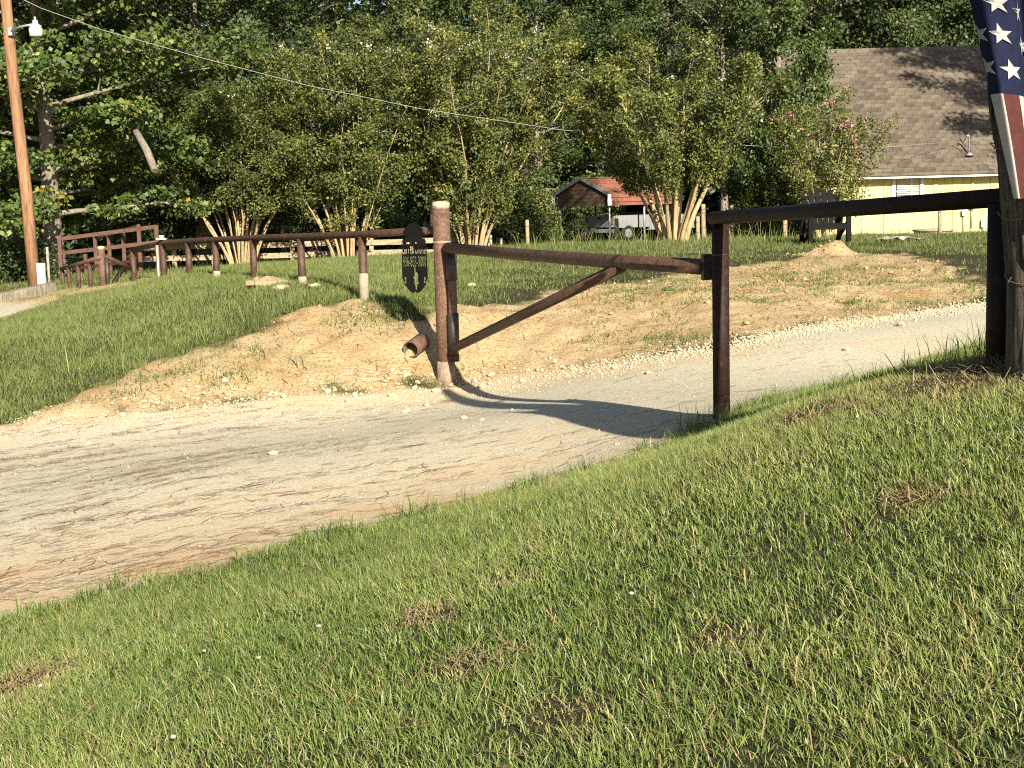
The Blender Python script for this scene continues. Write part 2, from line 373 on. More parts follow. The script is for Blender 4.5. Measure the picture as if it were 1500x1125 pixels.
def axis(parts):
    out = []
    for a, b, st in parts: out += list(np.arange(a, b, st))
    return np.array(out)
def geo(a, b, st, gr):
    o = []; x = a
    while x < b: o.append(x); x += st; st *= gr
    return o
gx = np.array(sorted([-v for v in geo(9, 420, .16, 1.16)] + list(np.arange(-8.9, 9.5, .075)) + geo(9.55, 420, .16, 1.16)))
gy = np.array([-60, -30, -15, -8, -4, -2, -1, 0, 0.6, 1.2, 1.8, 2.3] + list(np.arange(2.7, 21, .075)) + list(np.arange(21.05, 32, .16)) + geo(32.2, 600, .3, 1.10))
XX, YY = np.meshgrid(gx, gy)
ZZ, GG, SS = G(XX, YY, True)
def rows_index(nx, ny):
    i = np.arange(ny - 1)[:, None] * nx + np.arange(nx - 1)[None, :]
    return np.stack([i, i + 1, i + nx + 1, i + nx], -1).reshape(-1, 4)
Fq = rows_index(len(gx), len(gy))
# orange clay shows along the edges of the gravel and where wheels turn in
SD = sdist(DRIVE, XX, YY)
near_side = np.array(NEAR_EDGE[:6]); dn = np.min([np.hypot(XX - a, YY - b) for a, b in near_side], 0)
fe = np.array(FAR_EDGE[:9]); df = np.min([np.hypot(XX - a, YY - b) for a, b in fe], 0)
nz = fbm(XX * 0.45 + YY * 0.1, YY * 1.6, 0.9, 4, 51)
CLAY = np.clip(smooth(2.6, 0.4, dn + 1.4 * nz) * 0.85 * smooth(3.0, -0.5, XX) + smooth(0.9, 0.1, df + 0.8 * nz) * 0.85 + smooth(0.30, 0.55, nz) * 0.35, 0, 1) * (SD > -0.4)
V = np.stack([XX, YY, ZZ], -1).reshape(-1, 3)

def ground_material():
    m, n, l, p = new_mat('ground_surface')
    tc = n.new('ShaderNodeTexCoord'); vec = tc.outputs['Object']
    def attr(k):
        a = n.new('ShaderNodeAttribute'); a.attribute_name = k; return a.outputs['Fac']
    mp = n.new('ShaderNodeMapping'); mp.inputs['Rotation'].default_value = (0, 0, R(-20)); mp.inputs['Scale'].default_value = (0.35, 1.4, 1); l.new(vec, mp.inputs[0])
    nA = noise(n, l, 1.3, 6, 0.65, vec); nB = noise(n, l, 22, 5, 0.7, vec); nC = noise(n, l, 110, 3, 0.7, vec); nS = noise(n, l, 2.2, 6, 0.7, mp.outputs[0])
    # thatch and soil, darkened to stand for the shadow between the blades
    r0 = ramp(n, [(0.32, (0.020, 0.022, 0.009)), (0.52, (0.055, 0.052, 0.022)), (0.72, (0.17, 0.13, 0.065))]); l.new(nB.outputs[0], r0.inputs[0])
    # sand
    r1 = ramp(n, [(0.24, (0.42, 0.235, 0.095)), (0.38, (0.51, 0.35, 0.175)), (0.56, (0.575, 0.435, 0.25)), (0.82, (0.50, 0.30, 0.125))]); l.new(nA.outputs[0], r1.inputs[0])
    r1b = ramp(n, [(0.34, (0.42, 0.36, 0.32)), (0.47, (0.92, 0.9, 0.88)), (0.75, (1.15, 1.15, 1.12))]); l.new(nB.outputs[0], r1b.inputs[0])
    sand = mixc(n, l, 0.75, r1.outputs[0], r1b.outputs[0], 'MULTIPLY')
    # crushed gravel
    vo = n.new('ShaderNodeTexVoronoi'); vo.inputs['Scale'].default_value = 55; l.new(vec, vo.inputs['Vector'])
    r2 = ramp(n, [(0.0, (0.22, 0.19, 0.135)), (0.35, (0.44, 0.39, 0.29)), (1.0, (0.58, 0.53, 0.40))])
    sp = n.new('ShaderNodeSeparateColor'); l.new(vo.outputs['Color'], sp.inputs[0]); l.new(sp.outputs[0], r2.inputs[0])
    r3 = ramp(n, [(0.28, (0.47, 0.415, 0.295)), (0.50, (0.505, 0.45, 0.325)), (0.75, (0.54, 0.487, 0.358))]); l.new(nS.outputs[0], r3.inputs[0])
    grav = mixc(n, l, 0.42, r3.outputs[0], r2.outputs[0])
    rc = ramp(n, [(0.34, (0, 0, 0)), (0.66, (1, 1, 1))]); l.new(nS.outputs[0], rc.inputs[0])
    mul = n.new('ShaderNodeMath'); mul.operation = 'MULTIPLY'; l.new(attr('clay'), mul.inputs[0])
    ad = n.new('ShaderNodeMath'); ad.operation = 'MULTIPLY_ADD'; l.new(rc.outputs[0], ad.inputs[0]); ad.inputs[1].default_value = 0.8; ad.inputs[2].default_value = 0.05
    l.new(ad.outputs[0], mul.inputs[1]); mul.use_clamp = True
    grav = mixc(n, l, mul.outputs[0], grav, (0.50, 0.285, 0.115))
    c = mixc(n, l, attr('sand'), r0.outputs[0], sand)
    c = mixc(n, l, attr('gravel'), c, grav)
    l.new(c, p.inputs['Base Color']); p.inputs['Roughness'].default_value = 0.95; p.inputs['Specular IOR Level'].default_value = 0.15
    sm = n.new('ShaderNodeMath'); sm.operation = 'ADD'; l.new(nB.outputs[0], sm.inputs[0])
    m2 = n.new('ShaderNodeMath'); m2.operation = 'MULTIPLY'; l.new(nC.outputs[0], m2.inputs[0]); m2.inputs[1].default_value = 0.45; l.new(m2.outputs[0], sm.inputs[1])
    bn = bump(n, l, sm.outputs[0], 1.0, 0.045, p)
    fl_ = n.new('ShaderNodeMath'); fl_.operation = 'MULTIPLY_ADD'; l.new(attr('gravel'), fl_.inputs[0]); fl_.inputs[1].default_value = -0.62; fl_.inputs[2].default_value = 1.0; l.new(fl_.outputs[0], bn.inputs['Strength'])
    return m
M['ground'] = ground_material()
att = {'gravel': GG.ravel(), 'sand': SS.ravel(), 'clay': CLAY.ravel()}
go = link('ground', np_mesh('ground', V, [Fq], att, True), M['ground']); tag(go, kind='structure')
# the driveway is a sheet of its own, laid 4 mm over the ground
fm = GG.ravel()[Fq].min(1) > 0.8
sdv = (sdist(DRIVE, XX, YY) > -0.3).ravel()[Fq].all(1)
fd = Fq[fm & sdv]; us, inv = np.unique(fd, return_inverse=True)
Vd = V[us] + np.array([0, 0, 0.004])
do = link('driveway', np_mesh('driveway', Vd, [inv.reshape(-1, 4)], {k: a[us] for k, a in att.items()}, True), M['ground']); tag(do, kind='structure')

# ------------------------------------------------------------------ pipe gate and fences
def up(a, z): return Vector((a.x, a.y, z))
GP = at(652, 500, 16.5)                               # axis of the gate post
gpz = gz(GP.x, GP.y)
gp_top = at(650, 296, 16.5).z
t = Thing('gate_post', 'thick rusty pipe gate post with a pale capped top beside the gravel', 'gate post', (GP.x, GP.y, gpz))
MB().tube([(GP.x, GP.y, gpz - .3), (GP.x, GP.y, gpz + .9), (GP.x, GP.y, gp_top - .06)], 0.099, 24).build('pipe', M['rust_light'], t)
MB().tube([(GP.x, GP.y, gp_top - .075), (GP.x, GP.y, gp_top - .012), (GP.x, GP.y, gp_top), (GP.x, GP.y, gp_top + .012)], [0.102, 0.103, 0.093, 0.05], 24).build('cap', M['cap'], t)
MB().tube([(GP.x, GP.y, gp_top - .46), (GP.x, GP.y, gp_top - .445)], 0.1015, 24).build('weld_ring', M['cap'], t)
MB().tube([(GP.x, GP.y, gpz - .2), (GP.x, GP.y, gpz + .05), (GP.x, GP.y, gpz + .2)], [0.115, 0.108, 0.1005], 20, jit=.05).build('concrete_collar', M['collar'], t)

P1 = at(1056, 470, 10.5); p1z = gz(P1.x, P1.y)
P3 = at(1472, 400, 7.3); p3z = gz(P3.x, P3.y)
HG = at(663, 440, 16.36)                              # hinge pipe axis
t = Thing('swing_gate', 'rusty single-bar pipe gate with a slanting brace closing off the gravel driveway', 'gate', (HG.x, HG.y, gz(HG.x, HG.y)))
ga = at(655, 363, 16.36); gb = at(1034, 389, 10.62)
gb.z = ga.z - 0.03
MB().tube([ga, ga.lerp(gb, .35) + Vector((0, 0, -.012)), ga.lerp(gb, .7) + Vector((0, 0, -.012)), gb], 0.059, 18).build('top_rail', M['rust_gate'], t)
bs = at(667, 509, 16.22); be = ga.lerp(gb, .76) + Vector((0, 0, -.05))
MB().tube([bs, be], 0.051, 16).build('brace', M['rust_gate'], t)
zb = at(662, 522, 16.36).z
MB().tube([(HG.x, HG.y, zb), (HG.x, HG.y, ga.z - .04)], 0.051, 18).build('hinge_pipe', M['rust_light'], t)
for (y0, y1) in ((372, 410), (459, 513)):
    MB().tube([(HG.x, HG.y, at(662, y1, 16.36).z), (HG.x, HG.y, at(662, y0, 16.36).z)], 0.064, 20).build('hinge_sleeve', M['black_steel'], t)
MB().tube([(HG.x, HG.y, zb - .06), (HG.x, HG.y, zb + .02)], 0.058, 18).build('bottom_ring', M['rust'], t)
for zz in (at(662, 385, 16.36).z, at(662, 490, 16.36).z):
    MB().beam((GP.x + .085, GP.y - .03, zz), (HG.x, HG.y, zz), .03, .06).build('hinge_tab', M['rust'], t)
dg = (gb - ga).normalized()
MB().beam(gb - dg * .01, gb + dg * .03, .07, .19).build('latch_plate', M['black_steel'], t)

t = Thing('pipe_fence', 'dark rusty pipe fence of two posts under one rail joining the gate latch', 'fence', (P1.x, P1.y, p1z))
r1, r3 = at(1044, 319.5, 10.5), at(1466, 289.5, 7.25)
P3.x, P3.y = r3.x, r3.y; p3z = gz(P3.x, P3.y)
MB().tube([r1, r1.lerp(r3, .5), r3 + (r3 - r1).normalized() * .04], 0.0485, 20).build('rail', M['rust_dark'], t)
o = MB().tube([(P1.x, P1.y, p1z - .3), (P1.x, P1.y, r1.z - .03)], 0.0625, 22).build('post', M['rust_dark'], t)
MB().tube([(P1.x, P1.y, at(1055, 374, 10.5).z), (P1.x, P1.y, at(1055, 373, 10.5).z + .004)], 0.0640, 22).build('weld_ring', M['rust'], t, o)
MB().tube([(P3.x, P3.y, p3z - .3), (P3.x, P3.y, r3.z - .03)], 0.0625, 22).build('post', M['rust_dark'], t)

# long fence running away from the gate post
fence_px = [(530, 18.4, 343.5), (440, 20.2, 346.5), (370, 22.1, 348.5), (315, 23.7, 351), (275, 25.0, 353), (238, 26.3, 356)]
F0 = at(640, 337, 16.6)
rail = [F0] + [at(px, py, d) for px, d, py in fence_px] + [at(194, 366, 27.6)]
t = Thing('pipe_fence', 'long brown pipe fence of many posts running back from the capped gate post', 'fence', (rail[1].x, rail[1].y, gz(rail[1].x, rail[1].y)))
MB().tube(rail, 0.0475, 14).build('rail', M['rust'], t)
for k in (2, 4):
    c = rail[k].lerp(rail[k + 1], .25); d_ = (rail[k + 1] - rail[k]).normalized()
    MB().tube([c - d_ * .012, c + d_ * .012], 0.0495, 14).build('weld_ring', M['rust_light'], t)
for k, p in enumerate(rail[1:]):
    z0 = gz(p.x, p.y)
    po = MB().tube([(p.x, p.y, z0 - .2), (p.x, p.y, p.z - .03)], 0.055, 14).build('post', M['rust'], t)
    if k in (0, 1, 3):
        MB().tube([(p.x, p.y, z0 - .1), (p.x, p.y, z0 + (.30 if k == 0 else .08)), (p.x, p.y, z0 + (.34 if k == 0 else .1))], [0.064, 0.062, 0.056], 14, jit=.03).build('concrete_sleeve', M['concrete'], t, po)

# hanging business sign of black plate steel with cut-out lettering
def build_sign():
    ax = (rail[1] - rail[0]); ax.z = 0; ax.normalize()          # fence direction, away from the post
    c = at(607, 378, 16.85)
    n_ = Vector((-ax.y, ax.x, 0))
    if n_.y > 0: n_ = -n_
    right = Vector((.94, -.34, 0)).normalized(); n_ = Vector((right.y, -right.x, 0)); n_ = n_ if n_.y < 0 else -n_
    KX = 0.57
    hw, hh = 0.29, 0.41
    cu = bpy.data.curves.new('sign_plate', 'CURVE'); cu.dimensions = '2D'; cu.fill_mode = 'BOTH'; cu.extrude = 0.001; cu.resolution_u = 4
    def poly(pts):
        sp = cu.splines.new('POLY'); sp.points.add(len(pts) - 1); sp.use_cyclic_u = True
        for q, (x, y) in zip(sp.points, pts): q.co = (x * KX, y, 0, 1)
    half = [(0, .41), (.10, .395), (.21, .335), (.245, .30), (.245, .22), (.275, .18), (.285, -.20), (.285, -.24), (.245, -.28), (.245, -.31), (.19, -.345), (.10, -.40), (.03, -.41), (.012, -.395), (0, -.395)]
    poly(half + [(-x, y) for x, y in reversed(half[1:-1])])
    for sx in (-1, 1):
        poly([(sx * .20, .26), (sx * .235, .26), (sx * .235, .228), (sx * .19, .228)])
        poly([(sx * .195, -.225), (sx * .235, -.22), (sx * .232, -.255), (sx * .215, -.26), (sx * .238, -.285), (sx * .215, -.298), (sx * .19, -.285), (sx * .205, -.262)])
    poly([(-.012, -.10), (.012, -.10), (.018, -.16), (.06, -.175), (.075, -.21), (.055, -.255), (.085, -.295), (.05, -.312), (.028, -.37), (.012, -.372), (.0, -.312), (-.035, -.285), (-.01, -.255), (-.04, -.225), (-.005, -.20)])
    dg_ = bpy.context.evaluated_depsgraph_get()
    for txt, cy, wid, hei in (('LufTex Brunal', .115, .30, .14), ('936-853-3000', -.04, .295, .12)):
        fc = bpy.data.curves.new('text', 'FONT'); fc.body = txt; fc.size = 1.0; fc.align_x = 'CENTER'; fc.offset = 0.004
        fo = bpy.data.objects.new('text', fc); C.objects.link(fo); bpy.context.view_layer.update()
        dg_ = bpy.context.evaluated_depsgraph_get()
        tc = fo.evaluated_get(dg_).to_curve(dg_)
        pts = [p for s in tc.splines for p in s.bezier_points]
        xs = [p.co.x for p in pts]; ys = [p.co.y for p in pts]
        x0, x1, y0, y1 = min(xs), max(xs), min(ys), max(ys)
        fx = wid / (x1 - x0); fy = hei / (y1 - y0)
        mp = lambda q: ((q[0] - (x0 + x1) / 2) * fx, (q[1] - (y0 + y1) / 2) * fy + cy, 0)
        for s in tc.splines:
            sp = cu.splines.new('BEZIER'); sp.bezier_points.add(len(s.bezier_points) - 1); sp.use_cyclic_u = True
            for q, p in zip(sp.bezier_points, s.bezier_points):
                q.handle_left_type = q.handle_right_type = 'FREE'
                q.co = mp(p.co); q.handle_left = mp(p.handle_left); q.handle_right = mp(p.handle_right)
        fo.evaluated_get(dg_).to_curve_clear()
        bpy.data.objects.remove(fo)
    co = bpy.data.objects.new('sign_plate', cu); C.objects.link(co); bpy.context.view_layer.update()
    dg_ = bpy.context.evaluated_depsgraph_get()
    me = bpy.data.meshes.new_from_object(co.evaluated_get(dg_)); bpy.data.objects.remove(co)
    Mx = Matrix((right, Vector((0, 0, 1)), n_)).transposed().to_4x4()
    me.transform(Mx); me.materials.clear(); me.materials.append(M['sign_black'])
    root = Thing('hanging_sign', 'black cut-steel business sign with a phone number hanging on the pipe fence', 'sign', c)
    o = link('plate', me, None, root.o)
    for s in (-.09, .09):
        q = c + right * s + Vector((0, 0, .30)) - n_ * .05
        MB().beam(c + right * s + Vector((0, 0, .30)), q - n_ * .01, .03, .012).build('hanger', M['black_steel'], root)
build_sign()

# offcut of wide rusty pipe lying on the bank
q0 = at(602, 533, 16.75); q1 = at(612, 512, 17.05)
ax = (q1 - q0).normalized(); cz = gz(q0.x, q0.y)
t = Thing('pipe_offcut', 'short open-ended offcut of wide rusty pipe lying on the sand by the gate post', 'pipe', (q0.x, q0.y, cz))
def open_pipe(a, b, ro, ri, n=28):
    mb = MB(); mb.tube([a, b], ro, n, caps=False); mb.tube([a, b], ri, n, caps=False)
    d = (b - a).normalized(); f = []
    for e in (0, 1):
        o1, o2 = e * n, 2 * n + e * n
        for k in range(n): f.append((o1 + k, o1 + (k + 1) % n, o2 + (k + 1) % n, o2 + k))
    mb.f += f; mb.sm += [False] * len(f)
    return mb
a0 = Vector((q0.x, q0.y, cz + .125)); b0 = Vector((q1.x + .06, q1.y, a0.z + .07))
open_pipe(a0, b0, .102, .090).build('pipe_wall', M['rust_light'], t)

# ------------------------------------------------------------------ second entrance: brown steel panels and posts
def gpos(px, py, d):
    p = at(px, py, d); return p
Q = at(150, 400, 27.0); qz = gz(Q.x, Q.y)
t = Thing('gate_post', 'shorter brown pipe post with a pale cap and slanting braces by the steel panels', 'gate post', (Q.x, Q.y, qz))
ztop = at(149, 363, 27).z
MB().tube([(Q.x, Q.y, qz - .2), (Q.x, Q.y, ztop)], .068, 16).build('pipe', M['rust_light'], t)
MB().tube([(Q.x, Q.y, ztop - .03), (Q.x, Q.y, ztop + .02), (Q.x, Q.y, ztop + .035)], [.071, .07, .03], 16).build('cap', M['cap'], t)
MB().tube([(Q.x + .1, Q.y - .02, qz - .1), (Q.x + .1, Q.y - .02, ztop - .18)], .045, 12).build('hinge_pipe', M['black_steel'], t)
b1 = at(153, 375, 27.0); b2 = at(191, 393, 27.5)
MB().tube([b1, b2], .045, 12).build('top_rail', M['rust'], t)
b3 = at(182, 390, 27.4); b4 = at(164, 419, 27.1)
MB().tube([b3, b4], .045, 12).build('brace', M['rust_dark'], t)
# descending wing on the other side of that entrance
wr = [at(146, 377, 26.9), at(118, 386, 28.0), at(90, 394, 29.0)]
t = Thing('pipe_fence', 'low brown pipe wing fence sloping down from the shorter capped post', 'fence', (wr[1].x, wr[1].y, gz(wr[1].x, wr[1].y)))
MB().tube(wr, .04, 12).build('rail', M['rust_light'], t)
for px, d, py in ((91, 29.0, 394), (100, 28.6, 391.5), (114, 28.1, 387.5), (131, 27.5, 382)):
    p = at(px, py, d); MB().tube([(p.x, p.y, gz(p.x, p.y) - .2), (p.x, p.y, p.z)], .04, 12).build('post', M['rust'], t)
# channel-steel cattle panel
ca, cb, cc, cd = at(88, 350, 31.5), at(229, 332, 31.0), at(88, 371, 31.5), at(229, 355, 31.0)
t = Thing('cattle_panel', 'tall brown steel cattle panel with two long channel rails behind the capped post', 'cattle panel', (ca.x, ca.y, gz(ca.x, ca.y)))
for a, b in ((ca, cb), (cc, cd)): MB().beam(a, b, .06, .085).build('rail', M['channel'], t)
for px, py, d in ((87, 345, 31.5), (229, 330, 31.0)):
    p = at(px, py, d); MB().beam((p.x, p.y, gz(p.x, p.y) - .2), p, .08, .08, (1, 0, 0)).build('post', M['channel'], t)
ra, rb, rc_, rd = at(137, 350, 36), at(203, 331, 32.0), at(105, 394, 36), at(222, 379, 32)
t = Thing('cattle_panel', 'brown steel cattle panel with five uprights receding behind the long channel rails', 'cattle panel', (rb.x, rb.y, gz(rb.x, rb.y)))
MB().beam(ra, rb, .06, .07).build('rail', M['channel'], t)
MB().beam(rc_, rd, .06, .07).build('rail', M['channel'], t)
for px, d, y0 in ((139, 35.5, 347), (159, 34.6, 342), (180, 33.6, 336.5), (203, 32.0, 330), (125, 36.0, 372)):
    p = at(px, y0, d); MB().beam((p.x, p.y, gz(p.x, p.y) - .3), p, .07, .08, (1, 0, 0)).build('upright', M['channel'], t)
# small white lamp on the rail
p = at(237, 350, 26.25)
t = Thing('rail_lamp', 'small white plastic lamp sitting on the brown pipe rail', 'lamp', (p.x, p.y, p.z - .02))
MB().box((p.x, p.y, p.z), (.17, .14, .03)).build('base_plate', M['cap_white'], t)
MB().box((p.x, p.y, p.z + .045), (.08, .08, .045)).build('lamp_head', M['cap_white'], t)
p = at(232.5, 400, 26.0); z0 = gz(p.x, p.y); zt = at(232.5, 361, 26).z
t = Thing('marker_stake', 'thin white plastic stake standing beside a brown fence post', 'stake', (p.x, p.y, z0))
MB().beam((p.x, p.y, z0 - .1), (p.x, p.y, zt), .028, .03, (1, 0, 0)).build('shaft', M['cap_white'], t)
MB().box((p.x, p.y, zt + .01), (.05, .05, .02)).build('cap', M['concrete'], t)

# ------------------------------------------------------------------ utility pole with yard light, timber, cable
pb = at(52, 423, 29.0); pt = at(2, -70, 28.7)
pz = gz(pb.x, pb.y)
t = Thing('utility_pole', 'leaning orange-brown wooden utility pole with a white conduit panel at its foot', 'utility pole', (pb.x, pb.y, pz))
base = Vector((pb.x, pb.y, pz - .3))
MB().tube([base, base.lerp(pt, .33) + Vector((.02, 0, 0)), base.lerp(pt, .66) - Vector((.015, 0, 0)), pt], [.125, .118, .108, .10], 16, jit=.03).build('shaft', M['pole_wood'], t)
pp = at(61, 405, 28.82); wpz0 = gz(pp.x, pp.y)
MB().box((pp.x, pp.y, (wpz0 - .05 + at(61, 387, 28.82).z) / 2), (.165, .06, at(61, 387, 28.82).z - wpz0 + .1)).build('conduit_panel', M['cap_white'], t)
q = at(70, 380, 28.95)
MB().tube([(q.x, q.y, gz(q.x, q.y) - .1), (q.x, q.y, at(66, 362, 28.9).z)], .028, 10).build('conduit', M['mat_grey'], t)
l0, l1, l2 = at(17, 45, 28.6), at(30, 39, 28.3), at(47, 36, 28.2)
arm = MB().tube([l0, l1, l2], .022, 10).build('lamp_arm', M['galv'], t)
MB().box(at(16, 46, 28.65), (.08, .1, .16)).build('arm_bracket', M['galv'], t)
lc = at(52, 40, 28.2)
def lathe(mb, c, prof, n=18):
    V_, F_ = [], []
    for (r, z) in prof:
        for k in range(n): V_.append((c.x + r * math.cos(2 * math.pi * k / n), c.y + r * math.sin(2 * math.pi * k / n), c.z + z))
    for i in range(len(prof) - 1):
        for k in range(n): F_.append((i * n + k, i * n + (k + 1) % n, (i + 1) * n + (k + 1) % n, (i + 1) * n + k))
    F_ += [tuple(range(n)), tuple((len(prof) - 1) * n + k for k in range(n))]
    return mb.add(V_, F_, True)
hd = lathe(MB(), lc, [(.118, -.02), (.112, .03), (.055, .06), (.05, .13), (.03, .14)]).build('lamp_head', M['lamp_grey'], t)
lathe(MB(), lc, [(.105, -.17), (.122, -.165), (.126, -.022), (.05, -.02)]).build('refractor', M['lamp_glass'], t, hd)
lathe(MB(), lc, [(.022, .14), (.022, .19), (.01, .2)]).build('photocell', M['lamp_grey'], t, hd)

cpts = []
for px, py in ((6, -14), (60, 12), (150, 44), (300, 86), (450, 125), (620, 160), (820, 190), (1000, 208), (1150, 216), (1290, 216), (1402, 207)):
    d = 1 / (.0345 - .0129 * (px - 15) / 1393); cpts.append(at(px, py, d))
o = MB().tube(cpts, .007, 6).build('service_cable', M['cable'], None)
tag(o, 'thin overhead electric cable sagging from the wooden pole to the house roof', 'cable')

a, b = at(-25, 447, 27.0), at(78, 425, 28.3)
a.z = gz(a.x, a.y) + .06; b.z = gz(b.x, b.y) + .05
t = Thing('landscape_timber', 'grey weathered timber lying along the sand below the utility pole', 'timber', a.lerp(b, .5) - Vector((0, 0, .1)))
MB().beam(a, b, .2, .2).build('beam', M['bark_grey'], t)

# ------------------------------------------------------------------ wooden fence and posts in the yard
def board_fence():
    y0 = 41.1
    xs = [at(px, 360, y0).x for px in range(196, 760, 58)]
    t = Thing('board_fence', 'weathered two-board wooden fence running behind the tan-stemmed shrubs', 'fence', (xs[4], y0, gz(xs[4], y0)))
    for k in range(len(xs)):
        z0 = gz(xs[k], y0); zt = at(400, 352.5, y0).z
        MB().box((xs[k], y0 + .05, (z0 + zt) / 2 - .2), (.12, .1, zt - z0 + .4)).build('post', M['post_wood'], t)
        if k + 1 < len(xs):
            for r_ in (358.5, 374.5):
                za = at(196 + 58 * k, r_ - .02 * (196 + 58 * k - 400) * 0, y0).z - 0.0
                zb = at(196 + 58 * (k + 1), r_, y0).z
                zm = at(400, r_, y0).z + random.uniform(-.015, .015)
                MB().box(((xs[k] + xs[k + 1]) / 2, y0 - .02, zm), (xs[k + 1] - xs[k] - .01, .04, .15)).build('board', M['grey_wood'], t)
board_fence()
def wood_post(px, ytop, d, wpx, label, tilt=0.0):
    p = at(px, ytop, d); z0 = gz(p.x, p.y); r_ = wpx / FPX * d / 2
    t = Thing('wooden_post', label, 'post', (p.x, p.y, z0))
    MB().tube([(p.x + tilt, p.y, z0 - .3), (p.x, p.y, p.z - .03), (p.x, p.y, p.z)], [r_, r_ * .95, r_ * .8], 10, jit=.08).build('shaft', M['post_wood'], t)
    for k in range(2):
        zz = z0 + (p.z - z0) * (.35 + .4 * k)
        MB().tube([(p.x, p.y, zz), (p.x, p.y, zz + .01)], r_ * 1.06, 10).build('wire_loop', M['wire'], t)
wood_post(772, 322, 40, 6, 'pale wooden fence post standing alone left of the red-roofed carport')
wood_post(734, 349, 41, 4, 'short wooden stub post between the gate post and the taller lone post')
wood_post(903, 320, 39, 6.5, 'pale wooden post standing in front of the pickup truck')
wood_post(1022, 317, 39, 6.5, 'pale wooden post just beside the thick tan-stemmed tree')
wood_post(1030, 299, 41, 7, 'grey bleached post rising behind the pale post at the tan-stemmed tree')
wood_post(1072, 300, 41, 7, 'white weathered post near the picket boards behind the driveway fence')
wood_post(1150, 322, 38, 7, 'brown wooden post beside the black slatted chair')
wood_post(1377, 300, 41.5, 6.5, 'orange-brown wooden post standing before the yellow house wall')
wood_post(411, 292, 46, 5, 'thin white-barked post standing before the board fence')
wood_post(373, 336, 44, 7, 'grey post leaning by the tan stems at the board fence')

